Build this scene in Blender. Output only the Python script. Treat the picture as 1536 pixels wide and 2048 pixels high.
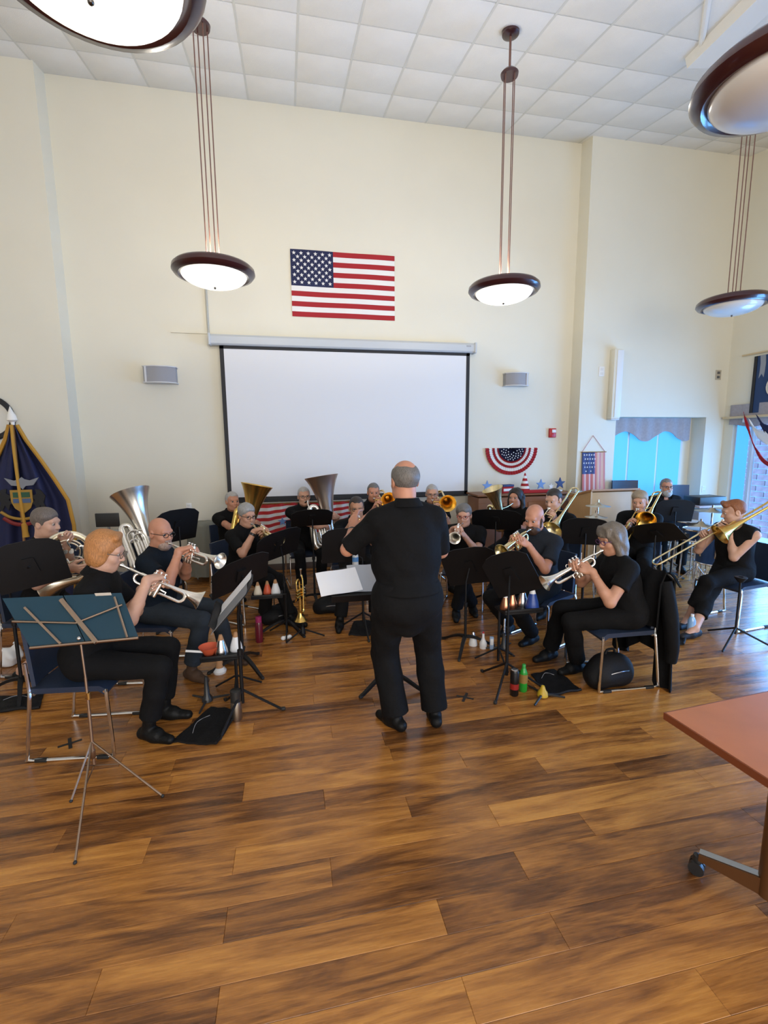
import bpy, bmesh, math, random
import numpy as np
from mathutils import Vector, Matrix
random.seed(7); np.random.seed(7)
for _o in list(bpy.data.objects): bpy.data.objects.remove(_o)
SC = bpy.context.scene
COL = SC.collection
R = math.radians
# ------------------------------------------------------------------ camera
CAMH = 1.88
FPX = 925.0
PITCH, YAW, ROLL = .14378, .19701, -.00912
_F = Vector((math.sin(YAW)*math.cos(PITCH), math.cos(YAW)*math.cos(PITCH), -math.sin(PITCH)))
_R0 = Vector((math.cos(YAW), -math.sin(YAW), 0)); _U0 = _R0.cross(_F)
CR = math.cos(ROLL)*_R0 + math.sin(ROLL)*_U0
CU = -math.sin(ROLL)*_R0 + math.cos(ROLL)*_U0
cam_d = bpy.data.cameras.new('camera'); cam = bpy.data.objects.new('camera', cam_d); COL.objects.link(cam)
cam_d.sensor_fit = 'VERTICAL'; cam_d.sensor_height = 36.0; cam_d.lens = FPX/2048*36.0; cam_d.clip_start = .05
_m = Matrix((CR, CU, -_F)).transposed().to_4x4(); _m.translation = (0, 0, CAMH); cam.matrix_world = _m
SC.camera = cam
# ------------------------------------------------------------------ sky, daylight, exposure
W = bpy.data.worlds.new('sky'); SC.world = W; W.use_nodes = True
_bg = W.node_tree.nodes['Background']; _bg.inputs[0].default_value = (.13, .38, 1.0, 1); _bg.inputs[1].default_value = 7.0
SC.view_settings.view_transform = 'Standard'; SC.view_settings.look = 'None'
SC.view_settings.gamma = 1.0; SC.view_settings.use_curve_mapping = False
SC.view_settings.exposure = 0.12
def area(name, loc, target, sx, sy, power, col):
    l = bpy.data.lights.new(name, 'AREA'); l.shape = 'RECTANGLE'; l.size = sx; l.size_y = sy; l.energy = power; l.color = col
    o = bpy.data.objects.new(name, l); COL.objects.link(o); o.location = loc
    o.rotation_euler = (Vector(target)-Vector(loc)).to_track_quat('-Z', 'Y').to_euler(); return o
# daylight coming in through the tall windows of the right-hand wall
area('daylight_side', (7.42, 3.2, 1.35), (0, 3.2, 1.0), 5.6, 2.0, 520, (.16, .46, 1.0))
# unseen neutral fill light added behind the photographer to brighten the hall
area('fill_hall', (1.5, -4.3, 2.3), (1.5, 3.0, 1.3), 8.0, 3.0, 430, (.98, .97, .95))
# ------------------------------------------------------------------ helpers: points
def ray(px, py):
    return _F + CR*((px-768)/FPX) - CU*((py-1024)/FPX)
def at(px, py, Y):
    d = ray(px, py); k = Y/d.y; return Vector((d.x*k, Y, CAMH+d.z*k))
def fl(px, py, z=0.0):
    d = ray(px, py); k = (z-CAMH)/d.z; return Vector((d.x*k, d.y*k, z))
# ------------------------------------------------------------------ helpers: materials
MATS = {}
def mat(name, col=(.5, .5, .5), rough=.5, metal=0.0, spec=.5, emit=None, estr=0.0, noise=0.0, nscale=20.0, bump=0.0, bscale=60.0, coat=0.0, sheen=0.0, trans=0.0, sub=0.0):
    if name in MATS: return MATS[name]
    m = bpy.data.materials.new(name); m.use_nodes = True; nt = m.node_tree; b = nt.nodes['Principled BSDF']
    b.inputs['Base Color'].default_value = (*col, 1); b.inputs['Roughness'].default_value = rough; b.inputs['Metallic'].default_value = metal
    b.inputs['Specular IOR Level'].default_value = spec
    if coat: b.inputs['Coat Weight'].default_value = coat; b.inputs['Coat Roughness'].default_value = .1
    if sheen: b.inputs['Sheen Weight'].default_value = sheen
    if trans: b.inputs['Transmission Weight'].default_value = trans
    if sub: b.inputs['Subsurface Weight'].default_value = sub; b.inputs['Subsurface Radius'].default_value = (.02, .008, .004)
    if emit: b.inputs['Emission Color'].default_value = (*emit, 1); b.inputs['Emission Strength'].default_value = estr
    if noise or bump:
        tc = nt.nodes.new('ShaderNodeTexCoord')
    if noise:
        n = nt.nodes.new('ShaderNodeTexNoise'); n.inputs['Scale'].default_value = nscale; n.inputs['Detail'].default_value = 4
        nt.links.new(tc.outputs['Object'], n.inputs['Vector'])
        r = nt.nodes.new('ShaderNodeValToRGB')
        r.color_ramp.elements[0].color = (*[max(0, c*(1-noise)) for c in col], 1); r.color_ramp.elements[1].color = (*[min(1, c*(1+noise)) for c in col], 1)
        r.color_ramp.elements[0].position = .3; r.color_ramp.elements[1].position = .7
        nt.links.new(n.outputs['Fac'], r.inputs[0]); nt.links.new(r.outputs[0], b.inputs['Base Color'])
    if bump:
        n2 = nt.nodes.new('ShaderNodeTexNoise'); n2.inputs['Scale'].default_value = bscale; n2.inputs['Detail'].default_value = 5
        nt.links.new(tc.outputs['Object'], n2.inputs['Vector'])
        bp = nt.nodes.new('ShaderNodeBump'); bp.inputs['Strength'].default_value = bump; bp.inputs['Distance'].default_value = .01
        nt.links.new(n2.outputs['Fac'], bp.inputs['Height']); nt.links.new(bp.outputs[0], b.inputs['Normal'])
    MATS[name] = m; return m
def nodes_of(m): return m.node_tree, m.node_tree.nodes['Principled BSDF']
# ------------------------------------------------------------------ helpers: meshes
def frame(d, up=(0, 0, 1)):
    x = Vector(d).normalized(); u = Vector(up)
    if abs(x.dot(u)) > .98: u = Vector((0, 1, 0)) if abs(x.y) < .9 else Vector((1, 0, 0))
    y = u.cross(x).normalized(); z = x.cross(y); return x, y, z
class MB:
    def __init__(s): s.v = []; s.f = []; s.mi = []; s.cur = 0
    def add(s, vs, fs):
        o = len(s.v); s.v += [tuple(p) for p in vs]; s.f += [tuple(i+o for i in f) for f in fs]; s.mi += [s.cur]*len(fs); return s
    def box(s, c, size, rz=0.0, M=None, ch=0.0):
        hx, hy, hz = size[0]/2, size[1]/2, size[2]/2
        if ch:
            return s.cbox(c, size, ch, rz, M)
        vs = [Vector((a*hx, b*hy, d*hz)) for d in (-1, 1) for b in (-1, 1) for a in (-1, 1)]
        vs = s._tf(vs, c, rz, M)
        return s.add(vs, [(0, 2, 3, 1), (4, 5, 7, 6), (0, 1, 5, 4), (2, 6, 7, 3), (0, 4, 6, 2), (1, 3, 7, 5)])
    def _tf(s, vs, c, rz, M):
        if M is not None: vs = [M @ p for p in vs]
        if rz:
            ca, sa = math.cos(rz), math.sin(rz); vs = [Vector((p.x*ca-p.y*sa, p.x*sa+p.y*ca, p.z)) for p in vs]
        c = Vector(c); return [p+c for p in vs]
    def cbox(s, c, size, ch, rz=0.0, M=None):
        bm = bmesh.new(); bmesh.ops.create_cube(bm, size=1.0)
        for v in bm.verts: v.co = Vector((v.co.x*size[0], v.co.y*size[1], v.co.z*size[2]))
        bmesh.ops.bevel(bm, geom=list(bm.edges), offset=ch, segments=2, affect='EDGES', profile=.5)
        bm.verts.index_update(); vs = s._tf([v.co.copy() for v in bm.verts], c, rz, M); fs = [[v.index for v in f.verts] for f in bm.faces]; bm.free()
        return s.add(vs, fs)
    def tube(s, pts, r, n=8, cap=True, close=False, sx=1.0):
        pts = [Vector(p) for p in pts]; m = len(pts); rs = list(r) if isinstance(r, (list, tuple)) else [r]*m
        if len(rs) != m: q = len(rs)-1; rs = [rs[min(int(i*q/(m-1)), q-1)]+(rs[min(int(i*q/(m-1))+1, q)]-rs[min(int(i*q/(m-1)), q-1)])*(i*q/(m-1)-min(int(i*q/(m-1)), q-1)) for i in range(m)]
        vs = []; prev = None
        for i in range(m):
            if close: t = pts[(i+1) % m]-pts[i-1]
            else: t = pts[min(i+1, m-1)]-pts[max(i-1, 0)]
            t = t.normalized() if t.length > 1e-9 else Vector((0, 0, 1))
            if prev is None: _, y, z = frame(t)
            else:
                y = prev-t*prev.dot(t)
                y = y.normalized() if y.length > 1e-6 else frame(t)[1]
                z = t.cross(y)
            prev = y
            for k in range(n):
                a = 2*math.pi*k/n; vs.append(pts[i]+(y*math.cos(a)*sx+z*math.sin(a))*rs[i])
        fs = []
        for i in range(m if close else m-1):
            for k in range(n):
                a = i*n+k; b = i*n+(k+1) % n; c = ((i+1) % m)*n+(k+1) % n; d = ((i+1) % m)*n+k; fs.append((a, b, c, d))
        if cap and not close: fs += [tuple(range(n-1, -1, -1)), tuple((m-1)*n+k for k in range(n))]
        return s.add(vs, fs)
    def lathe(s, prof, o=(0, 0, 0), ax=(0, 0, 1), n=24, up=(0, 0, 1), closed=False, esc=(1, 1)):
        x, y, z = frame(ax, up); o = Vector(o); vs = []; m = len(prof)
        for (t, r) in prof:
            for k in range(n):
                a = 2*math.pi*k/n; vs.append(o+x*t+(y*math.cos(a)*esc[0]+z*math.sin(a)*esc[1])*max(r, 1e-4))
        fs = []
        for i in range(m if closed else m-1):
            for k in range(n):
                j = (i+1) % m; fs.append((i*n+k, i*n+(k+1) % n, j*n+(k+1) % n, j*n+k))
        return s.add(vs, fs)
    def ball(s, c, r, n=12, m=8, M=None):
        rx, ry, rz = r if isinstance(r, (list, tuple)) else (r, r, r)
        vs = []; c = Vector(c)
        for i in range(m+1):
            t = math.pi*i/m
            for k in range(n):
                a = 2*math.pi*k/n; p = Vector((rx*math.sin(t)*math.cos(a), ry*math.sin(t)*math.sin(a), rz*math.cos(t)))
                vs.append(c+(M @ p if M is not None else p))
        return s.add(vs, [(i*n+k, (i+1)*n+k, (i+1)*n+(k+1) % n, i*n+(k+1) % n) for i in range(m) for k in range(n)])
    def prism(s, poly, o, u, v, w):
        """flat outline poly (list of 2D) in axes u,v at o, thickened along w"""
        o, u, v, w = Vector(o), Vector(u), Vector(v), Vector(w); n = len(poly)
        a = [o+u*p[0]+v*p[1] for p in poly]; b = [p+w for p in a]
        return s.add(a+b, [tuple(range(n-1, -1, -1)), tuple(range(n, 2*n))]+[(i, (i+1) % n, n+(i+1) % n, n+i) for i in range(n)])
    def sheet(s, P, th, close_u=False):
        """P[i][j] grid of points, thickened by th along its normals"""
        P = [[Vector(q) for q in r] for r in P]; m, n = len(P), len(P[0]); N = []
        for i in range(m):
            for j in range(n):
                du = P[min(i+1, m-1)][j]-P[max(i-1, 0)][j]; dv = P[i][min(j+1, n-1)]-P[i][max(j-1, 0)]
                c = du.cross(dv); N.append(c.normalized() if c.length > 1e-9 else Vector((0, 0, 1)))
        flat = [q for r in P for q in r]
        A = [flat[k]+N[k]*th/2 for k in range(m*n)]; B = [flat[k]-N[k]*th/2 for k in range(m*n)]
        fs = []
        for i in range(m-1):
            for j in range(n-1):
                a, b, c, d = i*n+j, i*n+j+1, (i+1)*n+j+1, (i+1)*n+j
                fs.append((d, c, b, a)); q = m*n; fs.append((q+a, q+b, q+c, q+d))
        rim = [j for j in range(n)]+[i*n+n-1 for i in range(1, m)]+[(m-1)*n+j for j in range(n-2, -1, -1)]+[i*n for i in range(m-2, 0, -1)]
        for k in range(len(rim)):
            a, b = rim[k], rim[(k+1) % len(rim)]; fs.append((a, b, m*n+b, m*n+a))
        return s.add(A+B, fs)
    def mesh(s, name, mats, smooth=40):
        me = bpy.data.meshes.new(name); me.from_pydata(s.v, [], s.f)
        for m in (mats if isinstance(mats, (list, tuple)) else [mats]): me.materials.append(m)
        if any(s.mi): me.polygons.foreach_set('material_index', s.mi)
        if smooth:
            me.shade_smooth(); me.set_sharp_from_angle(angle=R(smooth))
        me.update(); return me
    def ob(s, name, mats, parent=None, loc=(0, 0, 0), rot=(0, 0, 0), smooth=40, label=None):
        return link(name, s.mesh(name, mats, smooth), parent, loc, rot, label)
def link(name, me, parent=None, loc=(0, 0, 0), rot=(0, 0, 0), label=None):
    o = bpy.data.objects.new(name, me); COL.objects.link(o); o.location = loc; o.rotation_euler = rot
    if parent is not None: o.parent = parent
    if label: o['label'] = label
    return o
def tag(o, label, cat, group=None, kind=None):
    o['label'] = label; o['category'] = cat
    if group: o['group'] = group
    if kind: o['kind'] = kind
    return o
def thing(name, label, cat, loc=(0, 0, 0), rz=0.0, group=None):
    o = bpy.data.objects.new(name, None); o.empty_display_size = .05; COL.objects.link(o); o.location = loc; o.rotation_euler = (0, 0, rz)
    return tag(o, label, cat, group)
def struct(o, label=None):
    o['kind'] = 'structure'
    if label: o['label'] = label
    return o
def arc(c, u, v, r, a0, a1, n=8):
    c, u, v = Vector(c), Vector(u), Vector(v)
    return [c+u*(r*math.cos(a0+(a1-a0)*i/n))+v*(r*math.sin(a0+(a1-a0)*i/n)) for i in range(n+1)]
def copy_tree(o, parent=None):
    c = o.copy(); COL.objects.link(c); c.parent = parent
    for ch in list(o.children): copy_tree(ch, c)
    return c
def smoothpath(pts, n=4):
    """Catmull-Rom through the points"""
    P = [Vector(p) for p in pts]; out = []
    for i in range(len(P)-1):
        p0, p1, p2, p3 = P[max(i-1, 0)], P[i], P[i+1], P[min(i+2, len(P)-1)]
        for k in range(n):
            t = k/n; out.append(.5*((2*p1)+(p2-p0)*t+(2*p0-5*p1+4*p2-p3)*t*t+(3*p1-p0-3*p2+p3)*t**3))
    return out+[P[-1]]
# ------------------------------------------------------------------ the room
YB = 7.07; YP = 6.80; XR = 7.35; XPL = -2.79; XPR = 4.56; XL = -5.0; YF = -4.6
SLOPE = math.tan(R(10.51))
def ceil_z(y): return 6.425-(YB-y)*SLOPE
M_wall = mat('cream_paint', (.74, .705, .585), .75, bump=.12, bscale=260, noise=.015, nscale=1.5)
M_base = mat('brown_baseboard', (.06, .03, .018), .45, bump=.05)
M_white = mat('white_paint', (.82, .82, .80), .5, bump=.03)
def wallbox(name, x0, x1, y0, y1, z0, z1, parent=None):
    b = MB().box(((x0+x1)/2, (y0+y1)/2, (z0+z1)/2), (x1-x0, y1-y0, z1-z0)); o = b.ob(name, M_wall, parent); 
    if parent is None: struct(o)
    return o
wallbox('wall_back', XPL-.2, XPR+.2, YB, YB+.2, 0, 7.0)
wallbox('wall_left_pier', XL-.2, XPL, YP, YB+.2, 0, 7.0)
NX0, NX1, NZ0, NZ1, NY = 5.24, 6.98, .62, 2.30, 7.12
wr = wallbox('wall_right_pier', XPR, NX0, YP, YB+.2, 0, 7.0)
wallbox('wall_panel', NX0, NX1, YP, NY+.1, NZ1, 7.0, wr)
wallbox('wall_panel', NX0, NX1, YP, NY+.1, 0, NZ0, wr)
wallbox('wall_panel', NX1, XR+.2, YP, YB+.2, 0, 7.0, wr)
wallbox('wall_left', XL-.2, XL, YF, YB, 0, 7.0)
wallbox('wall_front', XL-.2, XR+.2, YF-.2, YF, 0, 7.0)
# right-hand wall with its row of tall windows
WZ0, WZ1 = .10, 2.33
wins = [(5.05, 6.62), (3.1, 4.67), (1.15, 2.72), (-.8, .77)]
ys = [YB]
wr2 = wallbox('wall_right', XR, XR+.22, YF, YP, WZ1, 7.0)
wallbox('wall_panel', XR, XR+.22, YF, YP, 0, WZ0, wr2)
e = [YP]+[q for w in wins for q in (w[1], w[0])]+[YF]
for i in range(0, len(e), 2): wallbox('wall_panel', XR, XR+.22, e[i+1], e[i], WZ0, WZ1, wr2)
# baseboards
def baseboard(name, a, b):
    a, b = Vector((*a, 0)), Vector((*b, 0)); d = (b-a); n = Vector((-d.y, d.x, 0)).normalized()
    m = MB().prism([(0, 0), (.012, 0), (.012, .085), (.004, .1), (0, .1)], a, n, Vector((0, 0, 1)), d); struct(m.ob(name, M_base))
baseboard('baseboard_back', (XPR, YB), (XPL, YB)); baseboard('baseboard_left', (XPL, YP), (XL, YP)); baseboard('baseboard_right', (XR, YP), (XPR, YP))
baseboard('baseboard_pier', (XPR, YP), (XPR, YB))
# ---- floor planks
PW = .1452; PL = 1.272
M_plank = mat('wood_plank', (.3, .16, .06), .30, spec=.5)
def plank_nodes():
    nt, b = nodes_of(M_plank); N = nt.nodes; L = nt.links
    g = N.new('ShaderNodeNewGeometry'); oi = N.new('ShaderNodeObjectInfo')
    sc = N.new('ShaderNodeVectorMath'); sc.operation = 'MULTIPLY'; sc.inputs[1].default_value = (1.1, 8.5, 1)
    off = N.new('ShaderNodeVectorMath'); off.operation = 'ADD'
    om = N.new('ShaderNodeVectorMath'); om.operation = 'SCALE'; om.inputs['Scale'].default_value = 3.7
    L.new(oi.outputs['Location'], om.inputs[0]); L.new(g.outputs['Position'], sc.inputs[0]); L.new(sc.outputs[0], off.inputs[0]); L.new(om.outputs[0], off.inputs[1])
    n1 = N.new('ShaderNodeTexNoise'); n1.inputs['Scale'].default_value = 1.15; n1.inputs['Detail'].default_value = 6; n1.inputs['Roughness'].default_value = .55; n1.inputs['Distortion'].default_value = 1.6
    L.new(off.outputs[0], n1.inputs['Vector'])
    sc2 = N.new('ShaderNodeVectorMath'); sc2.operation = 'MULTIPLY'; sc2.inputs[1].default_value = (2.5, 60, 1); L.new(g.outputs['Position'], sc2.inputs[0])
    n2 = N.new('ShaderNodeTexNoise'); n2.inputs['Scale'].default_value = 2.2; n2.inputs['Detail'].default_value = 4; n2.inputs['Distortion'].default_value = .8; L.new(sc2.outputs[0], n2.inputs['Vector'])
    m1 = N.new('ShaderNodeMath'); m1.operation = 'MULTIPLY_ADD'; m1.inputs[1].default_value = .30; L.new(n2.outputs['Fac'], m1.inputs[0]); 
    m0 = N.new('ShaderNodeMath'); m0.operation = 'MULTIPLY_ADD'; m0.inputs[1].default_value = 1.15; m0.inputs[2].default_value = -.27; L.new(n1.outputs['Fac'], m0.inputs[0]); L.new(m0.outputs[0], m1.inputs[2])
    m2 = N.new('ShaderNodeMath'); m2.operation = 'MULTIPLY_ADD'; m2.inputs[1].default_value = .30; L.new(oi.outputs['Random'], m2.inputs[0]); L.new(m1.outputs[0], m2.inputs[2])
    # curly figure: a finer, strongly distorted noise
    sc3 = N.new('ShaderNodeVectorMath'); sc3.operation = 'MULTIPLY'; sc3.inputs[1].default_value = (6, 14, 1); L.new(off.outputs[0], sc3.inputs[0])
    n3 = N.new('ShaderNodeTexNoise'); n3.inputs['Scale'].default_value = .8; n3.inputs['Detail'].default_value = 5; n3.inputs['Distortion'].default_value = 2.5; n3.inputs['Roughness'].default_value = .65; L.new(sc3.outputs[0], n3.inputs['Vector'])
    m3 = N.new('ShaderNodeMath'); m3.operation = 'MULTIPLY_ADD'; m3.inputs[1].default_value = .34; m4 = N.new('ShaderNodeMath'); m4.operation = 'SUBTRACT'; m4.inputs[1].default_value = .17; L.new(n3.outputs['Fac'], m3.inputs[0]); L.new(m2.outputs[0], m4.inputs[0]); L.new(m4.outputs[0], m3.inputs[2])
    r = N.new('ShaderNodeValToRGB'); L.new(m3.outputs[0], r.inputs[0]); cr = r.color_ramp
    cr.elements[0].position = .24; cr.elements[0].color = (.075, .028, .008, 1)
    cr.elements[1].position = .92; cr.elements[1].color = (.60, .268, .056, 1)
    for p, c in ((.42, (.160, .060, .016, 1)), (.56, (.295, .114, .025, 1)), (.72, (.44, .180, .038, 1))):
        q = cr.elements.new(p); q.color = c
    L.new(r.outputs[0], b.inputs['Base Color'])
    rr = N.new('ShaderNodeMapRange'); rr.inputs[3].default_value = .19; rr.inputs[4].default_value = .35; L.new(n2.outputs['Fac'], rr.inputs[0]); L.new(rr.outputs[0], b.inputs['Roughness'])
    bp = N.new('ShaderNodeBump'); bp.inputs['Strength'].default_value = .12; bp.inputs['Distance'].default_value = .004; L.new(m1.outputs[0], bp.inputs['Height']); L.new(bp.outputs[0], b.inputs['Normal'])
plank_nodes()
M_gap = mat('dark_joint', (.05, .022, .01), .7)
FLOOR = struct(MB().box(((XL+XR)/2, (YF+YB)/2, -.03), (XR-XL+.4, YB-YF+.4, .04)).ob('floor', M_gap), 'wood plank floor')
def plank_mesh(w, l):
    t = .0004; c = .0012
    m = MB(); vs = []
    for z, i in ((-.012, 0), (-c, 0), (0, c)):
        for a, b in ((-1, -1), (1, -1), (1, 1), (-1, 1)): vs.append((a*(l/2-t-i), b*(w/2-t-i), z))
    m.add(vs, [(8, 9, 10, 11)]+[(k*4+j, k*4+(j+1) % 4, k*4+4+(j+1) % 4, k*4+4+j) for k in (0, 1) for j in range(4)])
    return m
me_pl = plank_mesh(PW, PL).mesh('plank', M_plank, 0)
joints = {0: .54, -1: .95, -2: .11, -3: .95, -4: .53, -5: .96, 1: .11, 2: .95, 3: .54, 4: -.75, 5: .2}
allp = []
rnd = random.Random(3)
last = 0
for k in range(-44, 36):
    y = 2.045+PW*(k+.5)
    if y > YB or y < YF: continue
    if k in joints: j0 = joints[k]
    else:
        c = rnd.choice([q for q in (0, 1, 2) if q != last]); j0 = c*.424+.11+rnd.uniform(-.02, .02)
        last = c
    x = j0-PL*12+PL/2
    while x < XR+PL/2:
        if x > XL-PL/2: allp.append((x, y))
        x += PL
def seen(p):
    for dx in (-.6, -.3, 0, .3, .6):
        v = Vector((p[0]+dx, p[1], -CAMH)); d = v.dot(_F)
        if d > .2 and abs(FPX*v.dot(CR)/d) < 772 and abs(FPX*v.dot(CU)/d) < 1030: return d
    return None
vis = sorted([(seen(p), p) for p in allp if seen(p)]); front = set(p for _, p in vis[:300]); rest = MB()
for p in allp:
    if p in front: link('plank', me_pl, FLOOR, (p[0], p[1], 0))
    else: q = plank_mesh(PW, PL); rest.add([(v[0]+p[0], v[1]+p[1], v[2]) for v in q.v], q.f)
o = rest.ob('plank_field', M_plank, FLOOR, smooth=0); o['kind'] = 'stuff'
# ---- ceiling: lay-in tiles on a metal grid, gently sloped
T = .6096; CX0 = -.375
CE = bpy.data.objects.new('ceiling', MB().box((0, -6, .06), (13.2, 12.4, .04)).mesh('ceiling', M_white)); COL.objects.link(CE); struct(CE, 'sloped white tile ceiling')
CE.location = (1.2, YB, ceil_z(YB)); CE.rotation_euler = (math.atan(SLOPE), 0, 0)
M_tile = mat('ceiling_tile', (.80, .79, .75), .9, bump=.5, bscale=170, noise=.03, nscale=3)
M_grid = mat('grid_metal', (.62, .62, .58), .5)
tm = MB().cbox((0, 0, .010), (T-.016, T-.016, .016), .004).mesh('ceiling_tile', M_tile, 30)
nt_ = 0
tiles = MB()
for i in range(-8, 14):
    for j in range(0, 20):
        x = CX0+(i+.5)*T; yl = -(j+.5)*T
        if x < XL or x > XR: continue
        y = YB+yl*math.cos(math.atan(SLOPE)); v = Vector((x, y, ceil_z(y)-CAMH)); d = v.dot(_F)
        if d > .3 and abs(FPX*v.dot(CR)/d) < 900 and FPX*v.dot(CU)/d < 1500:
            link('ceiling_tile', tm, CE, (x-1.2, yl, 0))
        else: tiles.cbox((x-1.2, yl, .010), (T-.016, T-.016, .016), .004)
o = tiles.ob('tile_field', M_tile, CE, smooth=30); o['kind'] = 'stuff'
g1 = MB().box((0, -6, .004), (.024, 12.2, .008)).mesh('grid_bar', M_grid, 0); g2 = MB().box((0, 0, .006), (12.6, .016, .006)).mesh('grid_bar', M_grid, 0)
for i in range(-8, 15): link('grid_bar', g1, CE, (CX0+i*T-1.2, 0, 0))
for j in range(0, 20): link('grid_bar', g2, CE, (0, -j*T-.006, 0))

# a shallow boxed beam and crease where the ceiling turns, at the top right
def ceil_pt(px, py, drop=0.0):
    d = ray(px, py); k = (6.425-YB*SLOPE-drop-CAMH)/(d.z-d.y*SLOPE); return Vector((d.x*k, d.y*k, CAMH+d.z*k))
M_beam = mat('beam_white', (.80, .79, .75), .8)
a, b = ceil_pt(1398, 118), ceil_pt(1560, -40); u = (b-a).normalized(); sd = u.cross(Vector((0, 0, 1))).normalized()
struct(MB().prism([(-.16, .03), (.16, .03), (.12, -.09), (-.12, -.09)], a, sd, Vector((0, 0, 1)), b-a).ob('trim_2', M_beam), 'boxed white ceiling beam')
a, b = ceil_pt(1400, 110), ceil_pt(1425, -60)
struct(MB().tube([a, b], .03, 8).ob('trim_3', M_beam), 'raised ceiling crease')
# ------------------------------------------------------------------ windows
M_glass = mat('window_glass', (.9, .95, 1), .02, trans=1.0)
def glass_nodes():
    nt, b = nodes_of(M_glass); N = nt.nodes; L = nt.links
    t = N.new('ShaderNodeBsdfTransparent'); g = N.new('ShaderNodeBsdfGlossy'); g.inputs['Roughness'].default_value = .02
    fr = N.new('ShaderNodeFresnel'); fr.inputs[0].default_value = 1.3; mx = N.new('ShaderNodeMixShader')
    L.new(fr.outputs[0], mx.inputs[0]); L.new(t.outputs[0], mx.inputs[1]); L.new(g.outputs[0], mx.inputs[2]); L.new(mx.outputs[0], N['Material Output'].inputs[0])
glass_nodes()
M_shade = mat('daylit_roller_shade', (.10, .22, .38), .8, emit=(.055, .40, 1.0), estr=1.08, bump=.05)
M_frame = mat('window_frame_paint', (.62, .66, .70), .4)
M_val = mat('valance_fabric', (.34, .32, .34), .85, bump=.4, bscale=300, noise=.08, nscale=30, sheen=.2)
w1 = struct(thing('window_1', 'window in the niche with drawn shades and scalloped valance', 'window'), None); del w1['category']
wx0, wx1 = NX0+.0, 6.80
f = MB()
for x in (wx0+.02, wx0+.47, wx0+1.05, wx1-.02): f.box((x, NY-.02, (NZ0+NZ1)/2), (.045, .06, NZ1-NZ0))
for z in (NZ0+.02, NZ1-.02): f.box(((wx0+wx1)/2, NY-.02, z), (wx1-wx0, .06, .05))
f.ob('window_frame', M_frame, w1)
for a, b in ((wx0+.04, wx0+.45), (wx0+.49, wx0+1.03), (wx0+1.07, wx1-.04)):
    s = MB(); n = 9
    P = [[(a+(b-a)*i/n, NY-.055+.004*math.sin(i*1.3+a), z) for z in (NZ0+.04, 1.2, NZ1-.04)] for i in range(n+1)]
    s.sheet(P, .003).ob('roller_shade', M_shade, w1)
    MB().box(((a+b)/2, NY-.005, (NZ0+NZ1)/2), (b-a, .006, NZ1-NZ0-.05)).ob('pane', M_glass, w1)
MB().box(((wx0+wx1)/2, YP+.13, NZ0+.012), (wx1-wx0+.1, .3, .024)).ob('window_sill', M_white, w1)
struct(MB().box(((wx0+NX1)/2, NY+.10, (NZ0+NZ1)/2), (NX1-wx0, .04, NZ1-NZ0)).ob('wall_niche', M_wall))
struct(MB().box(((wx1+NX1)/2, NY+.0, (NZ0+NZ1)/2), (NX1-wx1, .06, NZ1-NZ0)).ob('trim_1', M_wall))
# scalloped valance hanging inside the niche
def valance_pts(x0, x1, ztop, n=48):
    out = []
    for i in range(n+1):
        t = i/n; s = .5-.5*math.cos(2*math.pi*(t*2.0+.12)); out.append((x0+(x1-x0)*t, ztop-.40+.17*s))
    return out
vp = valance_pts(NX0+.01, NX1-.14, NZ1)
P = [[(x, NY-.16+.012*math.sin(x*26), z+(NZ1-.005-z)*k/4) for k in range(5)] for x, z in vp]
MB().sheet(P, .012).ob('valance', M_val, w1)
# right-hand wall windows
def side_window(k, y0, y1):
    w = struct(thing('window_%d' % k, 'tall window in the right wall', 'window'), None); del w['category']
    f = MB(); X = XR+.08
    for y in (y0+.03, y1-.03, y1-.30 if k == 2 else (y0+y1)/2): f.box((X, y, (WZ0+WZ1)/2), (.07, .06 if y != y1-.30 else .05, WZ1-WZ0))
    for z in (WZ0+.03, WZ1-.03): f.box((X, (y0+y1)/2, z), (.07, y1-y0, .06))
    f.ob('window_frame', M_frame, w)
    MB().box((X+.02, (y0+y1)/2, (WZ0+WZ1)/2), (.008, y1-y0-.06, WZ1-WZ0-.06)).ob('pane', M_glass, w)
    if k == 2:
        P = [[(XR+.03+.004*math.sin(i), y1-.05-.22*i/6, z) for z in (WZ0+.05, 1.2, WZ1-.05)] for i in range(7)]
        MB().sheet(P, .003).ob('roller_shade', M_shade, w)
    # fabric valance along the top of the window
    P = [[(XR-.03+.008*math.sin(i*1.1), y0-.05+(y1-y0+.1)*i/40, WZ1+.16-j*.16-(.05*(.5-.5*math.cos(i/40*4*math.pi)) if j == 2 else 0)) for j in range(3)] for i in range(41)]
    MB().sheet(P, .012).ob('valance', M_val, w)
for k, (a, b) in enumerate(wins): side_window(k+2, a, b)
# brick wall of the neighbouring wing, seen through the side window
M_brick = mat('red_brick', (.42, .20, .15), .85, noise=.18, nscale=9, bump=.4, bscale=90)
M_mortar = mat('pale_mortar', (.66, .66, .64), .9, bump=.3, bscale=120)
BX = 9.1
bw = struct(MB().box((BX+.1, 6.9, 1.5), (.2, 9.4, 3.6)).ob('wall_brick', M_mortar), 'brick wall outside the side window')
bm_ = MB().cbox((0, 0, 0), (.03, .33, .096), .006).mesh('brick', M_brick, 30)
for r in range(26):
    for c in range(11):
        y = 6.0+c*.348+(.174 if r % 2 else 0)
        link('brick', bm_, bw, (BX-.005, y, .05+r*.113))
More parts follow.
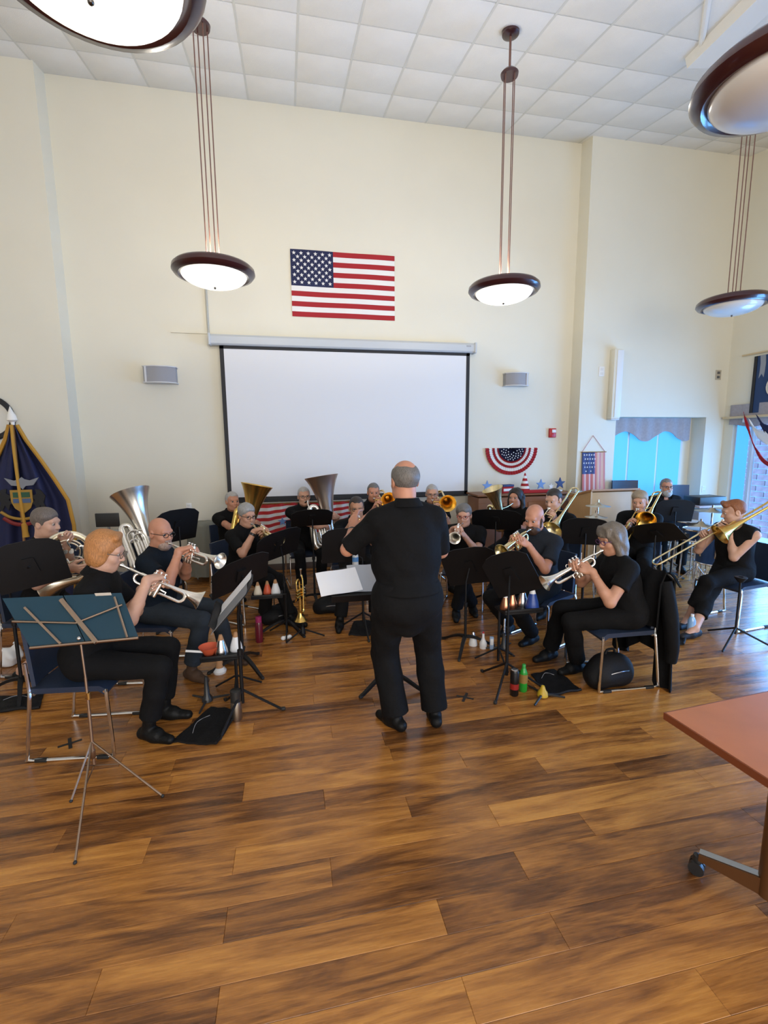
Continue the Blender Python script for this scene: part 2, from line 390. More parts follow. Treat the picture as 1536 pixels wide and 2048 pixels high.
# ------------------------------------------------------------------ pendant lamps
M_ring = mat('mahogany_ring', (.040, .007, .008), .28, spec=.6, coat=.5)
M_lit = mat('lit_bowl_glass', (.85, .85, .82), .35, emit=(1.0, .95, .80), estr=1.0)
M_unlit = mat('white_bowl_glass', (.72, .70, .66), .22, spec=.6, coat=.4)
M_cable = mat('cable_brown', (.17, .08, .06), .5)
M_brass = mat('brass', (.55, .33, .10), .3, 1.0)
def pendant(x, y, lit, label, hub=True):
    z0 = 3.56; cz = ceil_z(y)
    t = thing('pendant_lamp', label, 'lamp', (x, y, z0), 0, 'bowl pendant lamps')
    MB().lathe([(-.035, .300), (-.050, .330), (-.042, .362), (-.012, .385), (.022, .380), (.045, .355), (.050, .320), (.03, .298), (-.02, .292)], n=48, closed=True).ob('ring', M_ring, t)
    b = MB().lathe([(-.03, .305)]+[(-.03-.115*math.sin(a), .305*math.cos(a)) for a in [R(q) for q in range(8, 90, 9)]]+[(-.145, .0005)], n=48).ob('glass_bowl', M_lit if lit else M_unlit, t)
    fin = MB().ball((0, 0, -.152), .011).ob('finial', mat('finial_metal', (.12, .11, .10), .3, 1.0), t)
    # a spider of three bars carries the bowl, four cables rise to the lower canopy
    s = MB()
    for k in range(3):
        a = k*2*math.pi/3+.4; s.tube([(0, 0, .03), (.30*math.cos(a), .30*math.sin(a), .02)], .007, 6)
    s.lathe([(.02, .001), (.02, .075), (.04, .075), (.04, .001)], n=16); s.ob('spider', M_brass, t)
    H = cz-z0
    for k in range(4):
        a = k*math.pi/2+.5; c = (.062*math.cos(a), .062*math.sin(a))
        MB().tube([(c[0], c[1], .04), (c[0]*1.05, c[1]*1.05, H-.40)], .0055, 6).ob('cable', M_cable, t)
    MB().lathe([(H-.41, .001), (H-.41, .085), (H-.385, .092), (H-.36, .07), (H-.345, .03), (H-.34, .001)], n=24).ob('lower_canopy', M_ring, t)
    MB().tube([(0, 0, H-.35), (0, 0, H-.02)], .012, 10).ob('stem', M_cable, t)
    MB().lathe([(H-.05, .001), (H-.048, .05), (H-.03, .085), (H+.02, .092)], n=24).ob('ceiling_canopy', M_ring, t)
    if lit:
        l = bpy.data.lights.new('bulb_light', 'POINT'); l.energy = LAMP_W; l.color = (1.0, .92, .78); l.shadow_soft_size = .09
        lo = bpy.data.objects.new('bulb_light', l); COL.objects.link(lo); lo.parent = t; lo.location = (0, 0, .12)
    return t
LAMP_W = 50
pendant(-.66, 5.0, True, 'lit bowl pendant left of the wall flag, over the brass players')
pendant(2.36, 5.0, True, 'lit bowl pendant right of the wall flag')
pendant(5.37, 5.0, False, 'unlit bowl pendant nearest the niche window, catching blue daylight')
pendant(-.62, 2.0, True, 'large near lit bowl pendant cut off by the top left of the picture')
pendant(2.33, 2.0, False, 'large near unlit bowl pendant at the top right of the picture')
# ------------------------------------------------------------------ on the back wall
def wallpt(px, py, Y=YB): return at(px, py, Y)
M_red = mat('flag_red', (.36, .012, .018), .8, bump=.25, bscale=400)
M_fw = mat('flag_white', (.80, .79, .76), .8, bump=.25, bscale=400)
M_navy = mat('flag_navy', (.012, .016, .065), .8, bump=.25, bscale=400)
def star(r, n=5): return [((r if i % 2 == 0 else r*.42)*math.sin(i*math.pi/n), (r if i % 2 == 0 else r*.42)*math.cos(i*math.pi/n)) for i in range(2*n)]
def us_flag(w, h, nx=40, wav=.006):
    """stripes and canton as one rippled cloth in the xz plane, stars on top; returns (cloth, stars) builders"""
    m = MB(); rows = 26; cw = .40
    def P(i, j):
        u, v = i/nx, j/rows; return (u*w, -wav*(1+math.sin(u*9+v*3))-.004, -v*h)
    vs = [P(i, j) for j in range(rows+1) for i in range(nx+1)]
    fs = []; mi = []
    for j in range(rows):
        for i in range(nx):
            a = j*(nx+1)+i; fs.append((a, a+nx+1, a+nx+2, a+1)); s = j//2
            mi.append(2 if (i < nx*.40 and s < 7) else (0 if s % 2 == 0 else 1))
    n0 = len(vs); back = [(p[0], p[1]+.003, p[2]) for p in vs]
    m.add(vs, fs); m.mi = mi[:]
    m.add(back, [tuple(reversed(f)) for f in fs]); m.mi = mi+mi
    st = MB()
    for r in range(9):
        for c in range(6 if r % 2 == 0 else 5):
            u = (.033+.0667*c+(.0333 if r % 2 else 0))*cw/.40; v = 7/13*(r+1)/10
            st.prism(star(h*.032), (u*w, -wav*(1+math.sin(u*9+v*3))-.006, -v*h), (1, 0, 0), (0, 0, 1), (0, .002, 0))
    return m, st
c0 = wallpt(580, 498); 
fg = thing('wall_flag', 'large stars and stripes flag pinned flat on the wall above the screen', 'flag', c0)
a, b = us_flag(1.50, .90); o = a.ob('cloth', [M_red, M_fw, M_navy], fg, smooth=60); o = b.ob('stars', M_fw, fg); o['kind'] = 'stuff'
# projection screen
M_scr = mat('screen_fabric', (.80, .80, .80), .85, bump=.06, bscale=500)
M_blk = mat('black_border', (.012, .012, .014), .6)
M_case = mat('screen_case', (.52, .55, .57), .4)
sl, sr_ = wallpt(420, 675).x, wallpt(945, 690).x; zt = wallpt(420, 672).z; zb = wallpt(455, 1003).z
sx0, sx1 = wallpt(440, 690).x, wallpt(931, 990).x
scr = thing('projection_screen', 'pulled-down white projection screen with black borders on the back wall', 'screen', ((sl+sr_)/2, YB-.022, zt))
hw = (sr_-sl)/2; xo = -(sl+sr_)/2
MB().prism([(-.135, 0), (-.13, -.09), (-.11, -.11), (0, -.11), (0, .0), (-.02, .03), (-.11, .03)], (-hw, 0, -.03), (0, 1, 0), (0, 0, 1), (2*hw, 0, 0)).ob('case', M_case, scr)
for s in (-1, 1): MB().cbox((s*(hw-.01), -.078, -.07), (.03, .15, .155), .008).ob('end_cap', M_case, scr)
ZS = -(zt-zb)
a0, a1 = sx0+xo, sx1+xo
MB().box(((a0+a1)/2, -.06, (ZS-.1)/2+.02), (a1-a0, .002, -ZS-.06)).ob('fabric', M_scr, scr)
b = MB(); bw_ = .055
for x in (a0+bw_/2, a1-bw_/2): b.box((x, -.0625, (ZS-.1)/2+.02), (bw_, .003, -ZS-.06))
b.box(((a0+a1)/2, -.0625, -.155), (a1-a0, .003, .05)); b.box(((a0+a1)/2, -.0625, ZS+.035), (a1-a0, .003, .06)); b.ob('border', M_blk, scr)
MB().tube([(a0, -.06, ZS), (a1, -.06, ZS)], .016, 10).ob('bottom_bar', M_blk, scr)
MB().box((hw-.12, -.137, -.05), (.07, .004, .02)).ob('maker_plate', mat('plate_grey', (.35, .36, .38), .4), scr)
# conduit and raceway above the screen
cd = thing('wall_conduit', 'thin painted cable conduit coming down to the screen case', 'conduit', (0, 0, 0))
M_con = mat('conduit_paint', (.42, .42, .38), .5)
p1, p2 = wallpt(411, 560), wallpt(414, 668)
p1.y = p2.y = YB-.02; p2.x = p1.x
MB().tube([p1, p2], .016, 8).ob('pipe', M_con, cd); q = wallpt(342, 664); q.y = YB-.012
MB().box(((q.x+p2.x)/2, YB-.012, p2.z+.01), (p2.x-q.x, .024, .022)).ob('raceway', M_wall, cd)
# wall speakers
M_spk = mat('speaker_shell', (.60, .60, .60), .5); M_gr = mat('speaker_grille', (.36, .36, .38), .6, bump=.5, bscale=700)
def speaker(px, py, w, h, label, flip):
    c = wallpt(px, py); t = thing('wall_speaker', label, 'speaker', (c.x, YB, c.z), 0, 'white wall speakers')
    out = [(-w/2, 0), (-w/2, .10), (-w*.28, .17), (w*.1, .19), (w/2, .14), (w/2, 0)] if not flip else [(-w/2, 0), (-w/2, .14), (-w*.1, .19), (w*.28, .17), (w/2, .10), (w/2, 0)]
    MB().prism(out, (0, 0, -h/2), (1, 0, 0), (0, -1, 0), (0, 0, h)).ob('cabinet', M_gr, t)
    big = [(x*1.06, y*1.06) for x, y in out]
    for z in (-h/2-.012, h/2): MB().prism(big, (0, 0, z), (1, 0, 0), (0, -1, 0), (0, 0, .014)).ob('end_plate', M_spk, t)
    MB().prism([(w*.42*(-1 if flip else 1)-.012, .0), (w*.42*(-1 if flip else 1)+.012, .0), (w*.42*(-1 if flip else 1)+.012, .165), (w*.42*(-1 if flip else 1)-.012, .165)], (0, 0, -h/2), (1, 0, 0), (0, -1, 0), (0, 0, h)).ob('trim_strip', M_spk, t)
speaker(324, 752, .40, .20, 'white curved speaker on the wall left of the screen', True)
speaker(1027, 761, .36, .18, 'white curved speaker on the wall right of the screen', False)
# fire alarm pull station, outlets and switch plates
M_fire = mat('alarm_red', (.48, .012, .014), .35)
c = wallpt(1103, 866); t = thing('fire_alarm', 'red fire alarm pull station on the wall near the corner', 'alarm', (c.x, YB, c.z))
MB().cbox((0, -.025, 0), (.115, .05, .15), .008).ob('housing', M_fire, t); MB().cbox((0.01, -.056, .03), (.07, .014, .05), .004).ob('handle', mat('alarm_white', (.8, .8, .8), .4), t); MB().cbox((-.015, -.053, -.03), (.05, .01, .035), .003).ob('pull_bar', M_fire, t)
M_plate = mat('outlet_plate', (.80, .80, .78), .4); M_slot = mat('outlet_slot', (.10, .10, .10), .5); M_tan = mat('tan_plate', (.45, .40, .31), .5)
def plate(px, py, label, Y=YB, w=.075, h=.115, m=M_plate, face='y'):
    c = wallpt(px, py, Y); t = thing('outlet_plate', label, 'wall plate', (c.x, Y, c.z))
    MB().cbox((0, -.004, 0), (w, .01, h), .003).ob('cover', m, t)
    for s in (-1, 1): MB().cbox((0, -.010, s*h*.22), (w*.5, .006, h*.25), .002).ob('socket', M_slot if m is M_tan else mat('socket_white', (.7, .7, .68), .4), t)
plate(378, 1014, 'white outlet plate on the back wall left of the screen')
plate(1203, 743, 'pale switch plate high on the wall by the vertical box', YP, .10, .15)
plate(1436, 750, 'tan grilled plate high on the wall near the right corner', YP, .11, .16, M_tan)
plate(1407, 978, 'white outlet plate low on the wall right of the niche', YP)
c = wallpt(1225, 770, YP); t = thing('wall_box', 'tall narrow cream box mounted high on the wall left of the niche', 'wall box', (c.x, YP, c.z))
MB().cbox((0, -.06, 0), (.16, .12, 1.08), .01).ob('housing', M_wall, t); MB().cbox((.02, -.125, 0), (.11, .012, 1.04), .004).ob('front_cover', mat('cover_white', (.75, .77, .78), .5), t); MB().cbox((0, -.06, -.55), (.15, .11, .02), .004).ob('end_cap', M_spk, t)
# half-round pleated bunting
c = wallpt(1022, 896)
bt = thing('fan_bunting', 'half-round pleated stars and stripes bunting on the wall right of the screen', 'bunting', (c.x, YB, c.z))
def fan(r0, r1, m_, nm, rx=1.0):
    P = []
    for i in range(61):
        a = math.pi+math.pi*i/60; zz = -.02*(i % 2); P.append([(r*math.cos(a)*rx, -.012+zz-.004*k, r*math.sin(a)*.96) for k, r in ((0, r0), (1, (r0+r1)/2), (2, r1))])
    MB().sheet(P, .003).ob(nm, m_, bt, smooth=20)
RB = .455
for r0, r1, m_ in ((.865, 1.0, M_red), (.745, .865, M_fw), (.655, .745, M_red), (.56, .655, M_fw), (.50, .56, M_red), (.02, .50, M_navy)): fan(RB*r0, RB*r1, m_, 'pleat_band' if r1 > .5 else 'star_field')
s = MB(); rr = random.Random(1)
for k in range(34):
    a = math.pi+math.pi*(k*.618 % 1)*.96+.06; r = RB*(.10+.36*math.sqrt((k+.5)/34)); s.prism(star(.013), (r*math.cos(a), -.045, r*math.sin(a)*.96), (1, 0, 0), (0, 0, 1), (0, .003, 0))
o = s.ob('stars', M_fw, bt); o['kind'] = 'stuff'
# narrow flag hanging from a string beside the niche
c = wallpt(1163, 905, YP); w_, h_ = .42, .62
hf = thing('hanging_flag', 'small faded vertical flag hung from a string beside the niche', 'flag', (c.x, YP, c.z))
M_pink = mat('faded_red', (.58, .20, .20), .8, bump=.2, bscale=300)
m = MB(); nx, nz = 22, 16; vs = [(w_*i/nx, -.02-.012*math.sin(i*1.3)-.003*j, -h_*j/nz) for j in range(nz+1) for i in range(nx+1)]
fs = []; mi = []
for j in range(nz):
    for i in range(nx):
        a = j*(nx+1)+i; fs.append((a, a+nx+1, a+nx+2, a+1)); mi.append(2 if (i < 12 and j < 9) else (0 if (i//2) % 2 == 0 else 1))
m.add(vs, fs); m.add([(p[0], p[1]+.003, p[2]) for p in vs], [tuple(reversed(f)) for f in fs]); m.mi = mi+mi
M_stripe2 = mat('faded_white', (.70, .50, .46), .8)
m.ob('cloth', [M_pink, M_stripe2, mat('faded_navy', (.05, .08, .22), .8)], hf, smooth=60)
s = MB()
for r in range(5):
    for q in range(5): s.prism(star(.017), (.025+q*.044+(.02 if r % 2 else 0), -.045, -.04-r*.066), (1, 0, 0), (0, 0, 1), (0, .003, 0))
o = s.ob('stars', M_fw, hf); o['kind'] = 'stuff'
MB().tube([(-.02, -.02, .005), (w_+.02, -.02, .005)], .007, 8).ob('rod', M_brass, hf)
MB().tube([(0, -.015, .008), (w_*.45, -.01, .27), (w_, -.015, .008)], .004, 6).ob('string', M_pink, hf)
# striped drape under the screen
c = wallpt(505, 1003); d = wallpt(715, 1003)
dr = thing('striped_drape', 'red and white striped cloth hanging under the screen', 'drape', (c.x, YB, c.z-.04))
w_ = d.x-c.x; h_ = .42; m = MB(); nx, nz = 60, 9
vs = [(w_*i/nx, -.03-.02*math.sin(i*.9), -h_*j/nz-.035*math.sin(i/nx*11+.6)*(.3+j/nz)) for j in range(nz+1) for i in range(nx+1)]; fs = []; mi = []
for j in range(nz):
    for i in range(nx): a = j*(nx+1)+i; fs.append((a, a+nx+1, a+nx+2, a+1)); mi.append(j % 2)
m.add(vs, fs); m.add([(p[0], p[1]+.004, p[2]) for p in vs], [tuple(reversed(f)) for f in fs]); m.mi = mi+mi
m.ob('cloth', [mat('drape_red', (.55, .03, .03), .8), M_fw], dr, smooth=60)
MB().tube([(0, -.03, 0), (w_, -.03, 0)], .008, 8).ob('rod', M_brass, dr)
# round wall clock at the left edge
c = wallpt(-17, 836, YP); t = thing('wall_clock', 'round wall clock with a thick dark rim at the left edge', 'clock', (c.x, YP, c.z))
MB().lathe([(0, .27), (.035, .28), (.05, .265), (.05, .225), (.02, .21)], ax=(0, -1, 0), n=40).ob('rim', M_blk, t)
MB().lathe([(.018, .0005), (.018, .215)], ax=(0, -1, 0), n=40).ob('dial', mat('dial_cream', (.72, .70, .62), .5), t)
for a, l in ((.6, .12), (2.4, .17)): MB().box((math.sin(a)*l/2, -.024, math.cos(a)*l/2), (.012, .004, l), M=None).ob('hand', M_blk, t, rot=(0, 0, 0))
# ------------------------------------------------------------------ flag on a pole in the corner
FY = 5.75
M_gold = mat('gold_fringe', (.50, .26, .03), .6, bump=.5, bscale=400)
M_pole = mat('pole_wood', (.28, .13, .04), .4)
pt, pb = at(26, 850, FY), at(55, 1150, FY-.03); pb2 = pt+(pb-pt)*((pt.z)/(pt.z-pb.z))
fp = thing('state_flag', 'navy state flag with gold fringe draped on a pole in the left corner', 'flag', (pb2.x, pb2.y, 0))
def rel(p): return Vector(p)-Vector((pb2.x, pb2.y, 0))
MB().tube([rel(pt+Vector((0, 0, .02))), rel(Vector((pb2.x, pb2.y, .03)))], .014, 10).ob('pole', M_pole, fp)
tip = rel(pt); MB().lathe([(0, .016), (.03, .02), (.05, .05), (.1, .04), (.17, .012), (.2, .001)], o=tip, ax=(-.05, 0, 1), n=14).ob('finial', mat('finial_white', (.8, .78, .72), .4), fp)
MB().lathe([(0, .02), (.02, .16), (.05, .17), (.06, .05), (.12, .02), (.12, .001)][1:], n=20).ob('base', M_brass, fp)
prof = [(850, 18, 32), (880, 10, 50), (920, -8, 80), (960, -25, 108), (1000, -40, 134), (1050, -48, 146), (1100, -50, 150), (1160, -50, 150), (1230, -48, 148)]
def flagpt(u, v):
    k = v*(len(prof)-1); i = min(int(k), len(prof)-2); q = k-i
    py, xa, xb = [prof[i][n]+(prof[i+1][n]-prof[i][n])*q for n in range(3)]
    fold = .055*math.sin(u*15+v*1.5)*min(1, v*3+.1)+.03*math.sin(u*31)
    return rel(at(xa+(xb-xa)*u, py, FY+.02+fold))
P = [[flagpt(i/40, j/16) for j in range(17)] for i in range(41)]
MB().sheet(P, .005).ob('cloth', M_navy, fp, smooth=80)
MB().tube([P[40][j]+Vector((.01, 0, 0)) for j in range(17)], .02, 6).ob('fringe', M_gold, fp)
MB().tube([P[0][j] for j in range(17)], .02, 6).ob('fringe', M_gold, fp)
MB().tube([P[i][16] for i in range(41)], .018, 6).ob('fringe', M_gold, fp)
MB().tube(smoothpath([tip+Vector((.0, -.03, 0)), tip+Vector((.01, -.06, -.3)), tip+Vector((.03, -.09, -.75)), tip+Vector((.045, -.1, -1.05))]), .016, 8).ob('cord', M_gold, fp)
MB().lathe([(0, .012), (-.02, .03), (-.1, .026), (-.16, .034)], o=tip+Vector((.045, -.1, -1.05)), n=12).ob('tassel', M_gold, fp)
M_eg = mat('emblem_gold', (.33, .19, .03), .7)
M_es = mat('emblem_silver', (.20, .21, .23), .7); M_er = mat('emblem_red', (.18, .015, .015), .7); M_eb = mat('emblem_blue', (.06, .10, .20), .7); M_ek = mat('emblem_black', (.008, .008, .010), .7)
def epiece(nm, poly, px, py, sc, m_, dy=.0):
    c = rel(at(px, py, FY-.088-dy)); MB().prism([(x*sc, z*sc) for x, z in poly], c, (1, 0, 0), (0, 0, 1), (0, .012, 0)).ob(nm, m_, fp)
shield = [(-.5, .6), (.5, .6), (.5, 0), (.36, -.35), (0, -.65), (-.36, -.35), (-.5, 0)]
epiece('emblem_shield', shield, 44, 1003, .21, M_eg); epiece('emblem_field', [(-.42, .15), (.42, .15), (.42, -.08), (-.42, -.08)], 44, 1003, .2, M_eb, .006); epiece('emblem_field', [(-.4, .5), (.4, .5), (.4, .22), (-.4, .22)], 44, 1003, .2, mat('emblem_green', (.02, .08, .04), .7), .006)
horse = [(-.5, -.6), (-.3, -.1), (-.45, .35), (-.2, .75), (.1, .8), (.05, .5), (.35, .3), (.15, .1), (.4, -.15), (.2, -.2), (.1, -.6), (-.1, -.25), (-.25, -.6)]
epiece('emblem_horse', horse, 12, 1003, .17, M_ek, -.004); epiece('emblem_horse', [(-x, z) for x, z in horse], 76, 1003, .17, M_ek, -.004)
eagle = [(-1.1, .45), (-.5, .25), (-.15, .35), (0, .5), (.15, .35), (.5, .25), (1.1, .45), (.7, -.1), (.2, -.15), (0, -.4), (-.2, -.15), (-.7, -.1)]
epiece('emblem_eagle', eagle, 44, 968, .15, M_es)
for nm, pp, m_, w in (('emblem_scroll', [(2, 1024), (20, 1034), (44, 1038), (68, 1034), (86, 1024)], M_eg, .016), ('emblem_ribbon', [(8, 1036), (26, 1046), (44, 1049), (62, 1046), (80, 1036)], M_er, .022)):
    MB().tube(smoothpath([rel(at(*q, FY-.09)) for q in pp]), w, 6).ob(nm, m_, fp)
# ------------------------------------------------------------------ banner, shelf rod and swag on the right wall
t = thing('wall_banner', 'navy team banner hanging from a wooden rod on the right wall', 'banner', (XR, 6.2, 3.0))
def rw(px, py, off=.0):   # a point on the right-hand wall
    d = ray(px, py); k = (XR-off)/d.x; return Vector((XR-off, d.y*k, CAMH+d.z*k))
a = rw(1488, 712); b = Vector((XR, 5.0, a.z)); o0 = Vector((XR, 6.2, 3.0))
MB().tube([a-o0+Vector((-.03, 0, 0)), b-o0+Vector((-.03, 0, 0))], .014, 8).ob('rod', mat('pale_wood', (.62, .48, .28), .5), t)
top = a.z-.05; bot = rw(1505, 826).z; yl = rw(1509, 760).y
P = [[(-.025-.012*math.sin(i*.8), yl-i*.07-6.2, top-(top-bot)*j/5-3.0) for j in range(6)] for i in range(16)]
MB().sheet(P, .006).ob('cloth', mat('banner_navy', (.02, .05, .13), .8), t)
MB().sheet([[(-.04, yl-i*.05-6.2, top-(top-bot)*j/5-3.0) for j in range(6)] for i in range(2)], .008).ob('black_band', M_blk, t)
MB().sheet([[(-.045+.004*j, yl-.10-i*.04-.012*math.sin(j*1.3)-6.2, top-(top-bot)*j/7-3.0) for j in range(8)] for i in range(3)], .008).ob('grey_band', mat('banner_grey', (.28, .30, .33), .8), t)
MB().lathe([(0, .001), (0, .16), (.01, .17)], o=(-.055, yl-.42-6.2, (top+bot)/2-.06-3.0), ax=(-1, 0, 0), n=24).ob('crest', mat('crest_cream', (.62, .60, .52), .8), t)
MB().lathe([(.012, .001), (.012, .11)], o=(-.058, yl-.42-6.2, (top+bot)/2-.06-3.0), ax=(-1, 0, 0), n=24).ob('crest_core', mat('banner_navy'), t)
t = thing('picture_ledge', 'narrow pale ledge under the team banner on the right wall', 'ledge', (XR, 5.9, bot-.06))
MB().cbox((-.05, 0, 0), (.1, 1.7, .04), .006).ob('shelf', mat('pale_wood'), t); MB().cbox((-.03, .5, -.05), (.05, .04, .07), .005).ob('bracket', M_white, t)
t = thing('swag_bunting', 'red white and navy crepe swag draped over the side window', 'bunting', (XR, 6.2, 2.2))
pts = [rw(1490, 832, .12), rw(1500, 870, .14), rw(1515, 905, .16), rw(1540, 930, .17), rw(1590, 935, .17)]
P = []
for i, p in enumerate(smoothpath(pts, 5)):
    q = p-Vector((XR, 6.2, 2.2)); w = .07-.02*math.sin(i*.5); P.append([q+Vector((.01*math.sin(j*2+i), .02*(j-2), w*(j-2)/2)) for j in range(5)])
MB().sheet(P, .006).ob('red_crepe', M_red, t, smooth=80)
for nm, m_, pp in (('white_crepe', M_fw, [(1503, 850), (1520, 872), (1560, 880)]), ('navy_crepe', M_navy, [(1518, 842), (1535, 862), (1570, 866)])):
    P = []
    for i, p in enumerate(smoothpath([rw(*q, .13) for q in pp], 5)):
        q = p-Vector((XR, 6.2, 2.2)); P.append([q+Vector((-.012*math.sin(j*2.2+i), .03*(j-2), .055*(j-2))) for j in range(5)])
    MB().sheet(P, .006).ob(nm, m_, t, smooth=80)
# ------------------------------------------------------------------ ceiling beam at the valley, top right
# ------------------------------------------------------------------ people: implicit surfaces -> one smooth mesh
def V3(*a): return np.array(a, dtype=np.float64)
def nrm(v): v = np.asarray(v, float); return v/max(np.linalg.norm(v), 1e-9)
class Field:
    def __init__(s, lo, hi, h):
        s.h = h; s.lo = np.asarray(lo, float)-3*h; s.n = np.ceil((np.asarray(hi, float)+3*h-s.lo)/h).astype(int)+1
        s.d = np.full(s.n, 1.0, np.float32)
    def _win(s, lo, hi):
        a = np.clip(np.floor((lo-s.lo)/s.h).astype(int), 0, s.n-1); b = np.clip(np.ceil((hi-s.lo)/s.h).astype(int)+1, 1, s.n)
        if np.any(b <= a): return None
        ax = [(s.lo[i]+s.h*np.arange(a[i], b[i])).astype(np.float32) for i in range(3)]
        return (slice(a[0], b[0]), slice(a[1], b[1]), slice(a[2], b[2])), ax[0][:, None, None], ax[1][None, :, None], ax[2][None, None, :]
    def _put(s, sl, x, k, op):
        A = s.d[sl]
        if op == 'u':
            if k > 0:
                q = np.maximum(k-np.abs(A-x), 0)/k; s.d[sl] = np.minimum(A, x)-q*q*k*.25
            else: s.d[sl] = np.minimum(A, x)
        else:
            x = -x
            if k > 0:
                q = np.maximum(k-np.abs(A-x), 0)/k; s.d[sl] = np.maximum(A, x)+q*q*k*.25
            else: s.d[sl] = np.maximum(A, x)
    def cone(s, a, b, ra, rb, k=.02, op='u'):
        a, b = np.asarray(a, float), np.asarray(b, float); m = max(ra, rb)+k+3*s.h
        w = s._win(np.minimum(a, b)-m, np.maximum(a, b)+m)
        if w is None: return
        sl, X, Y, Z = w; ba = b-a; L = max(float(ba@ba), 1e-9)
        px, py, pz = X-a[0], Y-a[1], Z-a[2]
        t = np.clip((px*ba[0]+py*ba[1]+pz*ba[2])/L, 0, 1)
        d = np.sqrt((px-t*ba[0])**2+(py-t*ba[1])**2+(pz-t*ba[2])**2)-(ra+t*(rb-ra))
        s._put(sl, d.astype(np.float32), k, op)
    def ell(s, c, r, B=None, k=.02, op='u'):
        c = np.asarray(c, float); r = np.asarray(r, float); m = r.max()+k+3*s.h
        w = s._win(c-m, c+m)
        if w is None: return
        sl, X, Y, Z = w; p = (X-c[0], Y-c[1], Z-c[2])
        B = np.eye(3) if B is None else B
        q = [p[0]*B[i][0]+p[1]*B[i][1]+p[2]*B[i][2] for i in range(3)]
        k0 = np.sqrt(sum((q[i]/r[i])**2 for i in range(3))); k1 = np.sqrt(sum((q[i]/r[i]**2)**2 for i in range(3)))+1e-6
        s._put(sl, (k0*(k0-1)/k1).astype(np.float32), k, op)
    def cut(s, p, n, k=.004, lo=None, hi=None):
        """remove everything on the side n points to (optionally only inside a box)"""
        p, n = np.asarray(p, float), nrm(n)
        w = s._win(s.lo if lo is None else np.asarray(lo, float), s.lo+s.h*s.n if hi is None else np.asarray(hi, float))
        if w is None: return
        sl, X, Y, Z = w; d = -((X-p[0])*n[0]+(Y-p[1])*n[1]+(Z-p[2])*n[2]); s._put(sl, d.astype(np.float32), k, 's')
    def ripple(s, amp, f, ph=0.0, dirs=None):
        X, Y, Z = [(s.lo[i]+s.h*np.arange(s.n[i])).astype(np.float32) for i in range(3)]
        X, Y, Z = X[:, None, None], Y[None, :, None], Z[None, None, :]
        s.d += (amp*np.sin(f*X+.6*f*Z+ph+1.3*np.sin(.4*f*Y))*np.sin(f*Y*.9-f*.5*Z+ph*2)).astype(np.float32)
    def nets(s):
        d = s.d; h = s.h; S = d < 0
        n0, n1, n2 = d.shape
        cnt = np.zeros((n0-1, n1-1, n2-1), np.int8)
        offs = [(i, j, k) for i in (0, 1) for j in (0, 1) for k in (0, 1)]
        for i, j, k in offs: cnt += S[i:n0-1+i, j:n1-1+j, k:n2-1+k]
        act = np.argwhere((cnt > 0) & (cnt < 8))
        if len(act) == 0: return np.zeros((0, 3)), np.zeros((0, 4), int)
        ids = np.full(cnt.shape, -1, np.int32); ids[act[:, 0], act[:, 1], act[:, 2]] = np.arange(len(act))
        cv = np.stack([d[act[:, 0]+i, act[:, 1]+j, act[:, 2]+k] for i, j, k in offs], 1)
        P = np.zeros((len(act), 3)); C = np.zeros(len(act)); oa = np.array(offs, float)
        for a in range(8):
            for b in range(a+1, 8):
                if np.abs(oa[a]-oa[b]).sum() != 1: continue
                x = (cv[:, a] < 0) != (cv[:, b] < 0)
                if not x.any(): continue
                t = cv[x, a]/(cv[x, a]-cv[x, b]); P[x] += oa[a]+(oa[b]-oa[a])*t[:, None]; C[x] += 1
        V = s.lo+h*(act+P/C[:, None]); Q = []
        for ax in range(3):
            u, v = [(1, 2), (2, 0), (0, 1)][ax]
            sl0 = [slice(None)]*3; sl1 = [slice(None)]*3; sl0[ax] = slice(0, -1); sl1[ax] = slice(1, None)
            A, Bq = S[tuple(sl0)], S[tuple(sl1)]
            for sgn, E in ((1, A & ~Bq), (-1, ~A & Bq)):
                e = np.argwhere(E); e = e[(e[:, u] > 0) & (e[:, v] > 0) & (e[:, u] < d.shape[u]-1) & (e[:, v] < d.shape[v]-1)]
                if len(e) == 0: continue
                du = np.zeros(3, int); dv = np.zeros(3, int); du[u] = 1; dv[v] = 1
                c = [e-du-dv, e-dv, e, e-du]; q = np.stack([ids[tuple(x.T)] for x in c], 1)
                Q.append(q if sgn == 1 else q[:, ::-1])
        return V, np.concatenate(Q)
def np_mesh(name, parts, mats):
    vs = []; qs = []; o = 0
    for v, q in parts: vs.append(v); qs.append(q+o); o += len(v)
    v = np.concatenate(vs).astype(np.float32); q = np.concatenate(qs).astype(np.int32)
    me = bpy.data.meshes.new(name); me.vertices.add(len(v)); me.vertices.foreach_set('co', v.ravel())
    me.loops.add(len(q)*4); me.loops.foreach_set('vertex_index', q.ravel()); me.polygons.add(len(q)); me.polygons.foreach_set('loop_start', np.arange(0, len(q)*4, 4, dtype=np.int32))
    for m in (mats if isinstance(mats, (list, tuple)) else [mats]): me.materials.append(m)
    me.update(calc_edges=True); me.shade_smooth(); return me
def ik(a, b, l1, l2, pole):
    a, b = np.asarray(a, float), np.asarray(b, float); d = b-a; D = np.linalg.norm(d); s = max(1.0, D/(l1+l2)*1.002); l1 *= s; l2 *= s
    x = (l1*l1-l2*l2+D*D)/(2*D); hgt = math.sqrt(max(l1*l1-x*x, 0)); u = d/D; p = np.asarray(pole, float); p = nrm(p-u*(p@u)); return a+u*x+p*hgt
SKINS = {}
def skin_mat(key, col):
    nm = 'skin_'+key
    if nm in MATS: return MATS[nm]
    return mat(nm, col, .5, noise=.10, nscale=14, bump=.06, bscale=180, sub=.06)
